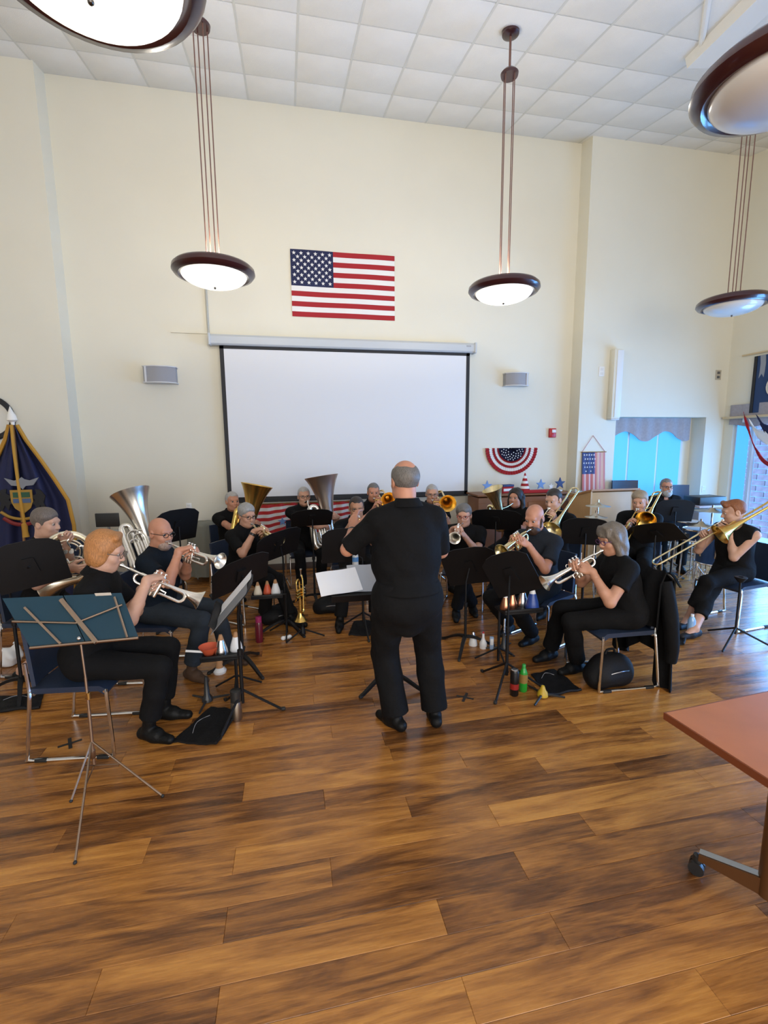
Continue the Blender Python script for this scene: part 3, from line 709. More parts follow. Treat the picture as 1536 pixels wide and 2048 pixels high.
def cloth_mat(key, col, rough=.85): return mat('cloth_'+key, col, rough, spec=.18, noise=.15, nscale=7, bump=.35, bscale=38)
def hair_mat(key, col):
    nm = 'hair_'+key
    if nm in MATS: return MATS[nm]
    m = mat(nm, col, .55, bump=.0)
    nt, b = nodes_of(m); N = nt.nodes; L = nt.links
    tc = N.new('ShaderNodeTexCoord'); mp = N.new('ShaderNodeMapping'); mp.inputs['Scale'].default_value = (230, 230, 42); L.new(tc.outputs['Object'], mp.inputs[0])
    n = N.new('ShaderNodeTexNoise'); n.inputs['Scale'].default_value = 1.0; n.inputs['Detail'].default_value = 4; L.new(mp.outputs[0], n.inputs['Vector'])
    r = N.new('ShaderNodeValToRGB'); r.color_ramp.elements[0].position = .32; r.color_ramp.elements[1].position = .68
    r.color_ramp.elements[0].color = (*[c*.62 for c in col], 1); r.color_ramp.elements[1].color = (*[min(1, c*1.22) for c in col], 1)
    L.new(n.outputs['Fac'], r.inputs[0]); L.new(r.outputs[0], b.inputs['Base Color'])
    bp = N.new('ShaderNodeBump'); bp.inputs['Strength'].default_value = .4; bp.inputs['Distance'].default_value = .004; L.new(n.outputs['Fac'], bp.inputs['Height']); L.new(bp.outputs[0], b.inputs['Normal'])
    return m
M_eye = None
def hand(F, w, fd, pn, left, sc=1.0, curl=(35, 50, 35), thumb_in=.4, k=.008, fan=0.0):
    fd = nrm(fd); pn = np.asarray(pn, float); pn = nrm(pn-fd*(pn@fd)); sd = np.cross(fd, pn)*(-1 if left else 1)
    kn = [(.086, .031), (.091, .010), (.086, -.011), (.076, -.030)]; ln = [1.0, 1.12, 1.03, .82]
    F.cone(w-fd*.01, w+fd*.02*sc, .025*sc, .026*sc, k*2)
    F.ell(w+fd*.052*sc-pn*.0*sc, np.array([.047, .043, .018])*sc, np.array([fd, sd, pn]), k*2)
    for i in range(4):
        K = w+(fd*kn[i][0]+sd*kn[i][1])*sc
        F.cone(w+(fd*.02+sd*kn[i][1]*.55)*sc, K, .014*sc, .0115*sc, k)
        p = K; dr = nrm(fd+sd*fan*kn[i][1]*8); a = 0
        for j, (l, c) in enumerate(zip((.043, .027, .021), curl)):
            a += c+(i-1.5)*3; dd = dr*math.cos(R(a))+pn*math.sin(R(a)); q = p+dd*l*ln[i]*sc
            F.cone(p, q, (.0102, .0093, .0086)[j]*sc, (.0094, .0087, .0078)[j]*sc, .004); p = q
    a0 = w+(fd*.022+sd*.024+pn*.006)*sc; a1 = a0+nrm(fd*.62+sd*.62+pn*thumb_in)*.045*sc; a2 = a1+nrm(fd*.85+sd*.12+pn*(thumb_in+.15))*.034*sc; a3 = a2+nrm(fd*.85-sd*.12+pn*(thumb_in+.3))*.026*sc
    F.cone(a0, a1, .016*sc, .0125*sc, k); F.cone(a1, a2, .0125*sc, .0105*sc, .005); F.cone(a2, a3, .0105*sc, .0088*sc, .004)
def person(label, head, az, lean=4, hyaw=0, hpitch=0, hands=None, feet=None, seat=.46, stand=False, g=1.05, belly=0.0, skin=('fair', (.60, .33, .23)), hair=('none', None), shirt=('black', (.005, .005, .0055)), trousers=('black', (.005, .005, .0055)), shoes=('black', (.006, .006, .006)), sleeve=.62, collar=True, neck_cut=.0, glasses=None, beard=None, lod=1, hem=.085, sh_w=1.06, tilt=0.0, poles=None, hs=.99, barefoot=False, elbow_out=.55, tattoo=False, watch=None, base=None, knee_out=.12, lw=1.0):
    """head: world position of the skull centre, az: facing azimuth in degrees (0 = +x, 90 = +y)"""
    Z = V3(0, 0, 1); a = R(az); Fw = V3(math.cos(a), math.sin(a), 0); Rt = np.cross(Fw, Z)
    H = np.asarray(head, float); ph = R(lean); Up = nrm(Z*math.cos(ph)+Fw*math.sin(ph)+Rt*math.sin(R(tilt))); Fc = nrm(np.cross(Up, Rt)); Rc = np.cross(Fc, Up)
    ya = R(az+hyaw); hp = R(hpitch); hF = nrm(V3(math.cos(ya), math.sin(ya), 0)*math.cos(hp)+Z*math.sin(hp)); hR = nrm(np.cross(hF, Z)); hU = np.cross(hR, hF)
    N = H-(Z*.150+Fw*.045)*hs/.93
    pz = .93 if stand else seat+.122
    Lt = (N[2]-pz)/max(Up[2], .3); P = N-Up*Lt; Ls = Lt/.475
    bx = P[0], P[1]
    sw = .178*sh_w
    S = {s: N-Up*.055*Ls+Rc*(sw*s) for s in (1, -1)}     # +1 right, -1 left
    hip = {s: P+Rt*(.092*g*s)-Z*.02+Fw*.02 for s in (1, -1)}
    W = {}; E = {}
    for s, key in ((-1, 'L'), (1, 'R')):
        w = hands[key][0] if hands and key in hands else S[s]+Rc*(.07*s)-Z*.42+Fw*.18
        W[s] = np.asarray(w, float); pole = (poles or {}).get(key, -Z+Rt*(elbow_out*s)-Fw*.15); E[s] = ik(S[s], W[s], .285, .255, pole)
    fp = feet if feet else [(P+Fw*.45+Rt*.13)[:2], (P+Fw*.45-Rt*.13)[:2]]
    A = {}; Kn = {}; fdir = {}
    for s, q in ((1, fp[0]), (-1, fp[1])):
        A[s] = V3(q[0], q[1], .085); d_ = math.degrees(q[2]) if False else (az if len(q) < 3 else q[2]); fdir[s] = V3(math.cos(R(d_)), math.sin(R(d_)), 0)
        Kn[s] = ik(hip[s], A[s], .44, .43, (Fw*.9+Z*.8+Rt*(knee_out*s)) if not stand else Fw+Rt*.2*s)
    hh = {1: .0092, 2: .0125, 3: .014}[lod]; hf_ = {1: .0048, 2: .0062, 3: .0075}[lod]; hx = {1: .0046, 2: .0066, 3: .008}[lod]
    allp = np.array([P, N, *S.values(), *E.values(), *W.values(), *hip.values(), *Kn.values(), *A.values()])
    lo = allp.min(0)-.22; hi = allp.max(0)+.22; lo[2] = max(lo[2], -.02)
    org = V3(P[0], P[1], 0) if base is None else V3(*base, 0)
    root = thing('person', label, 'person', (org[0], org[1], 0), 0, 'brass band musicians' if not stand else None)
    def sh(vq): return vq[0]-org, vq[1]
    Bc = np.array([Rc, Fc, Up])
    def torso(F, e, low=True):
        F.ell(P+Up*.02, np.array([.165*g+e, .125*g+e+belly*.25, .125+e]), Bc, .05)
        F.ell(P+Up*(.20*Ls)+Fc*(.012+belly*.5), np.array([.150*g+belly*.5+e, .112*g+belly*.6+e, .17*Ls+e]), Bc, .06)
        F.ell(P+Up*(.335*Ls)+Fc*.01, np.array([.158*g+e, .108*g+e, .155*Ls+e]), Bc, .06)
        F.cone(S[1]-Rc*.035, S[-1]+Rc*.035, .060+e, .060+e, .05)
        F.cone(N+Up*.005, S[1]-Rc*.02+Up*.005, .052+e*.7, .050+e, .04); F.cone(N+Up*.005, S[-1]+Rc*.02+Up*.005, .052+e*.7, .050+e, .04)
    # ---- body
    Bd = Field(lo, hi, hh); torso(Bd, -.012 if not stand else -.03)
    Bd.cone(H-hF*.02*hs-hU*.06*hs, N-Up*.01, .054*hs/.93, .058*hs/.93, .03)
    for s in (1, -1):
        Bd.cone(S[s], E[s], .047*g**.5, .039*g**.5, .02); Bd.cone(E[s], E[s]+(W[s]-E[s])*.35, .039*g**.5, .0385*g**.5, .015); Bd.cone(E[s]+(W[s]-E[s])*.35, W[s], .0385*g**.5, .0255, .015)
        Bd.cone(hip[s], Kn[s], .080*g, .055, .03); Bd.cone(Kn[s], Kn[s]+(A[s]-Kn[s])*.35, .053, .054, .02); Bd.cone(Kn[s]+(A[s]-Kn[s])*.35, A[s], .054, .036 if barefoot else .030, .02)
        fr_ = 1.0 if barefoot else .72; Bd.cone(A[s]-Z*(0 if barefoot else .02), A[s]+fdir[s]*.09-Z*.05, .036*fr_, .032*fr_, .02); Bd.cone(A[s]-fdir[s]*.03-Z*.048, A[s]+fdir[s]*.14-Z*.058, .034*fr_, .024*fr_, .02)
    parts = [sh(Bd.nets())]
    # ---- head (finer grid, neck overlapping the body)
    Hd = Field(H-.2*hs/.93, H+.2*hs/.93, hf_); q = lambda r_, f_, u_: H+(hR*r_+hF*f_+hU*u_)*hs
    Bh = np.array([hR, hF, hU]); rr = lambda *x: np.array(x)*hs
    Hd.ell(q(0, -.012, .034), rr(.077, .098, .090), Bh, .03); Hd.ell(q(0, .024, -.040), rr(.062, .074, .082), Bh, .03)
    Hd.ell(q(0, .058, -.098), rr(.032, .030, .026), Bh, .03)
    for s in (1, -1):
        Hd.ell(q(.036*s, .058, -.028), rr(.028, .030, .026), Bh, .02); Hd.ell(q(.045*s, .02, -.08), rr(.022, .04, .03), Bh, .03)
    Hd.cone(q(-.035, .078, .030), q(.035, .078, .030), .015*hs, .015*hs, .02)
    for s in (1, -1): Hd.ell(q(.031*s, .101, .008), rr(.017, .014, .011), Bh, .012, 's')
    Hd.cone(q(0, .090, .014), q(0, .109, -.024), .008*hs, .0135*hs, .01)
    for s in (1, -1): Hd.ell(q(.011*s, .100, -.029), rr(.009, .011, .008), Bh, .006)
    Hd.ell(q(0, .088, -.056), rr(.021, .010, .007), Bh, .008); Hd.ell(q(0, .087, -.069), rr(.019, .010, .008), Bh, .008); Hd.cone(q(-.02, .099, -.0625), q(.02, .099, -.0625), .0022*hs, .0022*hs, .003, 's')
    for s in (1, -1):
        Hd.ell(q(.079*s, -.010, -.004), rr(.010, .022, .034), Bh, .006); Hd.ell(q(.088*s, -.004, .0), rr(.006, .011, .018), Bh, .004, 's')
    Hd.cone(H-hF*.02*hs-hU*.06*hs, N, .054*hs/.93, .058*hs/.93, .03)
    parts.append(sh(Hd.nets()))
    # ---- hands (finest grid)
    for s, key in ((-1, 'L'), (1, 'R')):
        Hn = Field(W[s]-.17, W[s]+.17, hx)
        if hands and key in hands: _, fd, pn, kw = hands[key]
        else: fd, pn, kw = nrm(W[s]-E[s]), -Rt*s, {}
        if lod == 1 or True: Hn.cone(W[s]-nrm(W[s]-E[s])*.05, W[s], .031*g**.5, .0255, .01)
        hand(Hn, W[s], fd, pn, s < 0, **kw); parts.append(sh(Hn.nets()))
    link('body', np_mesh('body', parts, skin_mat(*skin)), root)
    # ---- clothes
    Sf = Field(lo, hi, hh); torso(Sf, .014)
    Sl = Field(lo, hi, hh)
    for s in (1, -1):
        e = S[s]+(E[s]-S[s])*sleeve
        if sleeve > .05:
            Sl.cone(S[s], e+nrm(E[s]-S[s])*.03, .060*g**.5, .058*g**.5+(.010 if sleeve < .8 else 0), .0); Sl.cut(e, E[s]-S[s], .004, np.minimum(e, E[s])-.1, np.maximum(e, E[s])+.1)
    _q = np.maximum(.03-np.abs(Sf.d-Sl.d), 0)/.03; Sf.d = np.minimum(Sf.d, Sl.d)-_q*_q*.0075
    Sf.ripple(.0035, 34, az*.01)
    Sf.cut(P+Z*(-.10 if not stand else .045), -Z, .02)
    if neck_cut: Sf.ell(N+Fw*.05+Z*.03, np.array([.085, .085, .05+neck_cut]), Bc, .01, 's')
    if sleeve <= .05:
        for s in (1, -1): Sf.ell(S[s]+Rc*(.055*s)-Up*.03, np.array([.06, .1, .12]), Bc, .01, 's')
    sp = [sh(Sf.nets())]
    so = link('shirt', np_mesh('shirt', sp, cloth_mat(*shirt)), root)
    if collar:
        cm = MB(); n = 20; c0 = Vector(N+Up*.008-org); rx, fx, ux = Vector(Rc), Vector(Fc), Vector(Up)
        # opening at the front: the strip starts and ends beside the throat
        rowp = []
        for i in range(n+1):
            t = math.pi/2+.35+(2*math.pi-.7)*i/n; cs, sn = math.cos(t), math.sin(t); drop = .035*max(0, sn)
            rowp.append([c0+rx*(cs*rad)+fx*(sn*rad-.008)+ux*(hgt-drop) for rad, hgt in ((.062, .048), (.070, .056), (.088, .026), (.100, .006))])
        cm.sheet(rowp, .005).ob('collar', cloth_mat(*shirt), so, smooth=60)
    Tf = Field(lo, hi, hh); Tf.ell(P+Up*.01-Z*.01, np.array([.168*g-(.03 if stand else 0), .130*g+belly*.25-(.02 if stand else 0), .12]), Bc, .04)
    if stand: Tf.cone(P-Rt*.060*g+Z*.05+Fc*.01, P+Rt*.060*g+Z*.05+Fc*.01, .112*g, .112*g, .04); Tf.ell(P-Z*.05-Fc*.04, np.array([.158*g, .10*g, .12]), Bc, .04); Tf.ell(P-Z*.16, np.array([.10, .085, .10]), Bc, .05); Tf.cut(P+Z*.115, Z, .006)
    for s in (1, -1):
        hm = A[s]+(Kn[s]-A[s])*((hem-.06)/.40); low = hm
        Tf.cone(hip[s], Kn[s], .094*g, .070*lw, .05); Tf.cone(Kn[s], Kn[s]+(A[s]-Kn[s])*.4, .070*lw, .069*lw, .02); Tf.cone(Kn[s]+(A[s]-Kn[s])*.4, hm, .069*lw, .068*lw, .02)
    Tf.ripple(.004, 26, az*.02+1)
    for s in (1, -1):
        hm = A[s]+(Kn[s]-A[s])*((hem-.06)/.40); Tf.cut(hm, A[s]-Kn[s], .004, np.minimum(hm, A[s])-.1, np.maximum(hm, A[s])+.1)
    link('trousers', np_mesh('trousers', [sh(Tf.nets())], cloth_mat(*trousers)), root)
    for s in (1, -1):
        Ff = Field(A[s]-V3(.22, .22, .1), A[s]+V3(.22, .22, .10), .0075 if lod == 1 else .010); fd_ = fdir[s]; sd_ = np.cross(fd_, Z)
        Ff.cone(A[s]-fd_*.045-Z*.05, A[s]+fd_*.06-Z*.052, .040, .043, .02); Ff.cone(A[s]+fd_*.05-Z*.058, A[s]+fd_*.165-Z*.06, .043, .030, .02)
        if not barefoot: Ff.cone(A[s]-Z*.03, A[s]+fd_*.06-Z*.04, .044, .040, .02); Ff.cone(A[s]-Z*.02, A[s]+nrm(Kn[s]-A[s])*.055, .041, .041, .01)
        else: Ff.ell(A[s]+fd_*.045+Z*.01, np.array([.09, .04, .055]), np.array([fd_, sd_, Z]), .006, 's')
        Ff.cut(A[s]-Z*.083, -Z, .002); link('shoe', np_mesh('shoe', [sh(Ff.nets())], cloth_mat('shoe_'+shoes[0], shoes[1], .5)), root)
    # ---- eyes
    for s in (1, -1):
        e = MB(); c = Vector(q(.031*s, .0828, .008)-org); hFv = Vector(hF)
        e.ball(c, .0125*hs, 10, 8); e.mi = [1 if (Vector(np.mean([e.v[i] for i in f], axis=0))-c).normalized().dot(hFv) > .72 else 0 for f in e.f]
        e.ob('eye', [mat('eye_white', (.42, .36, .33), .3), mat('eye_dark', (.04, .03, .025), .2)], root)
    # ---- hair and beard
    st, hc = hair
    if st != 'none':
        Hf = Field(H-.24, H+.24, hf_*1.1)
        if st == 'bob':
            Hf.ell(q(0, -.024, .044), rr(.092, .106, .100), Bh, .03); Hf.ell(q(0, -.055, -.035), rr(.078, .058, .080), Bh, .04)
            for sg in (1, -1): Hf.ell(q(.074*sg, -.012, -.025), rr(.024, .048, .066), Bh, .03)
            Hf.ell(q(0, .130, -.030), rr(.082, .085, .110), Bh, .014, 's'); Hf.cone(q(-.05, .035, .115), q(.045, .050, .112), .020*hs, .020*hs, .03)
        elif st == 'long':
            Hf.ell(q(0, -.012, .038), rr(.092, .112, .102), Bh, .03); Hf.ell(q(0, -.058, -.07), rr(.088, .052, .125), Bh, .05)
            Hf.ell(q(0, .125, -.05), rr(.070, .078, .112), Bh, .014, 's')
            for sg in (1, -1):
                Hf.cone(q(.080*sg, .022, .05), q(.088*sg, .022, -.10), .028*hs, .026*hs, .03); Hf.cone(q(.086*sg, -.02, -.02), q(.084*sg, -.02, -.155), .030*hs, .024*hs, .03)
            for k in range(5): Hf.cone(q(-.052+.026*k, .055, .105), q(-.056+.028*k, .092-.006*abs(k-2), .056), .020*hs, .011*hs, .012)
        elif st == 'wavy':
            Hf.ell(q(0, -.012, .040), rr(.094, .112, .102), Bh, .03)
            for k in range(14):
                t = math.pi*(.12+.76*k/13); Hf.cone(q(.085*math.cos(t), -.07*math.sin(t)+.0, .02), q(.105*math.cos(t), -.085*math.sin(t)+.01, -.17-.02*(k % 3)), .034*hs, .026*hs, .02)
            Hf.ell(q(0, .125, -.03), rr(.086, .098, .118), Bh, .014, 's')
        elif st == 'fringe':
            Hf.ell(q(0, -.016, .028), rr(.086, .103, .088), Bh, .02); Hf.ell(q(0, .03, .115), rr(.062, .125, .07), Bh, .02, 's'); Hf.ell(q(0, .085, -.02), rr(.10, .085, .14), Bh, .02, 's'); Hf.cut(q(0, 0, -.075), -hU, .01)
        else:
            Hf.ell(q(0, -.016, .038), rr(.0835, .103, .0945), Bh, .02); Hf.ell(q(0, .112, -.012), rr(.080, .080, .092), Bh, .016, 's'); Hf.ell(q(.075, .075, .03), rr(.05, .05, .06), Bh, .02, 's'); Hf.ell(q(-.075, .075, .03), rr(.05, .05, .06), Bh, .02, 's'); Hf.ell(q(0, .055, -.075), rr(.12, .075, .085), Bh, .02, 's'); Hf.cut(q(0, 0, -.07), -hU-hF*.35, .01)
            if st == 'swept': Hf.cone(q(-.05, .075, .095), q(.05, .06, .105), .026*hs, .024*hs, .03)
            if st == 'thick': Hf.ell(q(.008, -.008, .068), rr(.082, .092, .068), Bh, .03); Hf.ell(q(0, .128, .0), rr(.080, .076, .088), Bh, .014, 's')
        Hf.ripple(.0045 if st in ('long', 'wavy') else .002, 60, 1.0)
        link('hair', np_mesh('hair', [sh(Hf.nets())], hair_mat(*hc)), root)
    if beard:
        Hf = Field(H-.2, H+.2, hf_*1.1); full = len(beard) > 2; Hf.ell(q(0, .048, -.088), rr(.060, .062, .052) if not full else rr(.066, .068, .066), Bh, .02); Hf.ell(q(0, .112, -.056), rr(.024, .03, .014), Bh, .006, 's')
        if full:
            for sg in (1, -1): Hf.cone(q(.062*sg, .03, -.06), q(.072*sg, .005, -.0), .016*hs, .012*hs, .015)
        Hf.ell(q(0, .085, .002), rr(.062, .06, .045), Bh, .015, 's'); Hf.ell(q(0, -.075, -.05), rr(.09, .075, .1), Bh, .01, 's'); Hf.cone(q(-.024, .094, -.046), q(.024, .094, -.046), .009*hs, .009*hs, .008); Hf.ripple(.002, 90)
        link('beard', np_mesh('beard', [sh(Hf.nets())], hair_mat(*beard[:2])), root)
    if glasses:
        gm = MB(); o_ = Vector(org)
        for s in (1, -1):
            c = Vector(q(.032*s, .108, .006))-o_; u, v = Vector(hR), Vector(hU); gm.tube([c+u*(.024*math.cos(t)*hs)+v*(.017*math.sin(t)*hs) for t in [2*math.pi*i/14 for i in range(14)]], .0026, 5, close=True)
            gm.tube([Vector(q(.055*s, .104, .012))-o_, Vector(q(.078*s, .05, .012))-o_, Vector(q(.084*s, -.01, .008))-o_], .0024, 5)
        gm.tube([Vector(q(-.009, .112, .008))-o_, Vector(q(.009, .112, .008))-o_], .0024, 5)
        gm.ob('glasses', mat('glasses_'+glasses[0], glasses[1], .3, .4), root)
    if watch:
        s = 1 if watch == 'R' else -1; ax = nrm(W[s]-E[s]); wm = MB(); wm.lathe([(-.014, .030), (-.010, .034), (.010, .034), (.014, .030)], o=Vector(W[s]-ax*.035-org), ax=Vector(ax), n=18); wm.ob('wristwatch', mat('watch_black', (.015, .015, .016), .4), root)
    info = dict(root=root, mouth=H+(hF*.100-hU*.0625)*hs, F=Fw, R=Rt, hF=hF, hR=hR, hU=hU, P=P, N=N, S=S, E=E, W=W, H=H, org=org)
    return info
def head_mouth(head, az, hyaw=0, hpitch=0, hs=.99):
    Z = V3(0, 0, 1); ya = R(az+hyaw); hp = R(hpitch); hF = nrm(V3(math.cos(ya), math.sin(ya), 0)*math.cos(hp)+Z*math.sin(hp)); hR = nrm(np.cross(hF, Z)); hU = np.cross(hR, hF)
    return np.asarray(head, float)+(hF*.103-hU*.0625)*hs
# ------------------------------------------------------------------ brass instruments (local frame: x away from the mouth, y to the player's left, z up)
M_silver = mat('silver_plate', (.90, .87, .80), .27, 1.0); M_lacq = mat('gold_lacquer', (.84, .56, .16), .27, 1.0); M_rose = mat('rose_brass', (.60, .36, .18), .22, 1.0); M_pale = mat('pale_brass', (.90, .78, .46), .27, 1.0)
M_horn = mat('nickel_horn', (.86, .80, .64), .28, 1.0); M_pearl = mat('pearl_button', (.75, .73, .70), .3); M_steel = mat('dark_steel', (.35, .35, .36), .3, 1.0)
def iframe(root, o, d, roll=0.0):
    x = Vector(d).normalized(); y = Vector((0, 0, 1)).cross(x).normalized(); z = x.cross(y)
    c, s = math.cos(R(roll)), math.sin(R(roll)); y2 = y*c+z*s; z2 = z*c-y*s
    m = Matrix((x, y2, z2)).transposed().to_4x4(); m.translation = Vector(o); root.matrix_world = m
    return V3(*x), V3(*y2), V3(*z2)
def bell_prof(x0, x1, r0, r1, n=14, p=5.0):
    return [(x0+(x1-x0)*i/n, r0+(r1-r0)*(.18*(i/n)+.82*(math.exp(p*i/n)-1)/(math.exp(p)-1))) for i in range(n+1)]
def bell(m, x0, x1, r0, r1, o, ax, n=28, p=5.0):
    pr = bell_prof(x0, x1, r0, r1, 14, p); inner = [(x-.002 if i < 14 else x-.001, max(r-.0025, .002)) for i, (x, r) in enumerate(pr)]
    rim = [(x1+.002, r1+.001), (x1+.0035, r1-.001), (x1+.001, r1-.003)]
    return m.lathe(pr+rim+inner[::-1], o=o, ax=ax, n=n)
def mouthpiece(m, rim=.0135, L=.075): return m.lathe([(0, rim*.6), (0, rim), (.006, rim), (.018, rim*.75), (.028, .0055), (L, .006), (L, .001)], ax=(1, 0, 0), n=14)
def trumpet(label, mouth, d, metal, roll=0.0, name='trumpet', L=.53, group='trumpets and cornets', slider=False):
    t = thing(name, label, 'trumpet', (0, 0, 0), 0, group); fr = iframe(t, mouth, d, roll); r = .0080
    mouthpiece(MB()).ob('mouthpiece', M_silver, t)
    yl, yr, zl = .019, -.019, -.062; xe, xb = L-.125, .115
    lead = [(.06, yr*.4, 0), (.11, yr, 0), (xe, yr, 0)]+arc((xe, yr, zl/2), (0, 0, 1), (1, 0, 0), -zl/2, 0, math.pi, 8)+[(.285, yr, zl)]
    MB().tube(lead, r, 8).ob('leadpipe', metal, t)
    MB().tube([(xe-.06, yr, 0), (xe, yr, 0)]+arc((xe, yr, zl/2), (0, 0, 1), (1, 0, 0), -zl/2, 0, math.pi, 8)+[(xe-.06, yr, zl)], r*1.25, 8).ob('tuning_slide', metal, t)
    bt = MB(); bt.tube([(.30, yl, 0), (xb+.02, yl, 0)]+arc((xb+.02, yl, zl/2), (0, 0, 1), (-1, 0, 0), -zl/2, 0, math.pi, 8)+[(.205, yl*.8, zl)], [.0105]*2+[.0095]*8+[.0085]*2, 10)
    bell(bt, .29, L, .0105, .064, (0, yl, 0), (1, 0, 0)); bt.ob('bell', metal, t)
    for k in range(3):
        x = .208+.0285*k; v = MB(); v.lathe([(-.098, .001), (-.098, .011), (-.092, .0135), (.040, .0135), (.044, .011), (.044, .004), (.056, .004), (.056, .001)], o=(x, 0, 0), n=14); vo = v.ob('valve', metal, t)
        MB().lathe([(.056, .001), (.056, .0085), (.061, .0085), (.063, .001)], o=(x, 0, 0), n=12).ob('finger_button', M_pearl, vo)
    MB().tube([(.262, .014, -.04), (.30, .034, -.045), (.315, .034, -.045), (.315, .034, -.07), (.262, .012, -.07)], .0055, 7).ob('valve_slide', metal, t)
    for xx in (.16, .32): MB().tube([(xx, yr, 0), (xx, yl, 0)], .003, 6).ob('brace', metal, t)
    MB().tube(arc((.295, yr-.004, .018), (1, 0, 0), (0, 0, 1), .013, 0, 2*math.pi, 10), .0025, 5).ob('finger_hook', metal, t)
    return t, fr
def trumpet_hands(mouth, fr, lead=0.0):
    x, y, z = fr; c = np.asarray(mouth, float)+x*.232
    Lw = c-x*.055+y*.052-z*.085; Rw = c-x*.040-y*.070-z*.012
    return {'L': (Lw, nrm(x*.50+z*.62-y*.22), nrm(-y+x*.15), dict(curl=(52, 62, 40), thumb_in=.25)), 'R': (Rw, nrm(x*.45+y*.55+z*.45), nrm(-z*.9+y*.25+x*.3), dict(curl=(42, 48, 20), thumb_in=.5))}
def trombone(label, mouth, d, metal, roll=0.0, ext=.12, slidem=None, group='trombones', back=.42, bellx=.02):
    t = thing('trombone', label, 'trombone', (0, 0, 0), 0, group); fr = iframe(t, mouth, d, roll); sm = slidem or metal
    mouthpiece(MB(), .018, .09).ob('mouthpiece', M_silver, t)
    ye = .085
    s1 = MB(); s1.tube([(.08, 0, 0), (.62, 0, 0)], .0068, 8); s1.tube([(.0, ye, -.0), (.62, ye, 0)], .0068, 8); s1.tube([(.10, 0, 0), (.10, ye, 0)], .006, 8); s1.ob('inner_slide', sm, t)
    x0, x1 = .16+ext, .72+ext
    s2 = MB(); s2.tube([(x0, 0, 0), (x1, 0, 0)]+arc((x1, ye/2, 0), (0, -1, 0), (1, 0, 0), ye/2, 0, math.pi, 10)+[(x1, ye, 0), (x0, ye, 0)], .0085, 8); s2.tube([(x0+.02, 0, 0), (x0+.02, ye, 0)], .006, 8); s2.ob('outer_slide', sm, t)
    yb = ye+.075; zb = .03
    b = MB(); b.tube([(-back, yb, zb), (bellx, yb, zb)], [.0105, .0135], 10); bell(b, bellx-.02, bellx+.29, .0135, .108, (0, yb, zb), (1, 0, 0), 30, 4.0); b.ob('bell', metal, t)
    MB().tube([(0, ye, 0), (-back*.6, ye, 0), (-back, ye-.01, 0)]+[Vector(p) for p in arc((-back, (yb+ye-.01)/2, zb/2), (0, -1, -.25), (-1, 0, 0), (yb-ye+.01)/2, 0, math.pi, 10)], .0095, 8).ob('tuning_slide', metal, t)
    for p_, q_ in (((-.02, ye, 0), (-.02, yb, zb)), ((-back+.06, ye, 0), (-back+.06, yb, zb)), ((.02, 0, 0), (.02, ye, 0))): MB().tube([p_, q_], .005, 6).ob('brace', metal, t)
    return t, fr
def trombone_hands(mouth, fr, ext=.12):
    x, y, z = fr; m = np.asarray(mouth, float)
    Lw = m+x*.03+y*.10-z*.085; Rw = m+x*(.15+ext)-y*.03-z*.085
    return {'L': (Lw, nrm(x*.45+z*.75-y*.1), nrm(-y), dict(curl=(55, 62, 40))), 'R': (Rw, nrm(x*.35+z*.8+y*.15), nrm(y*.7+x*.3), dict(curl=(35, 50, 40)))}
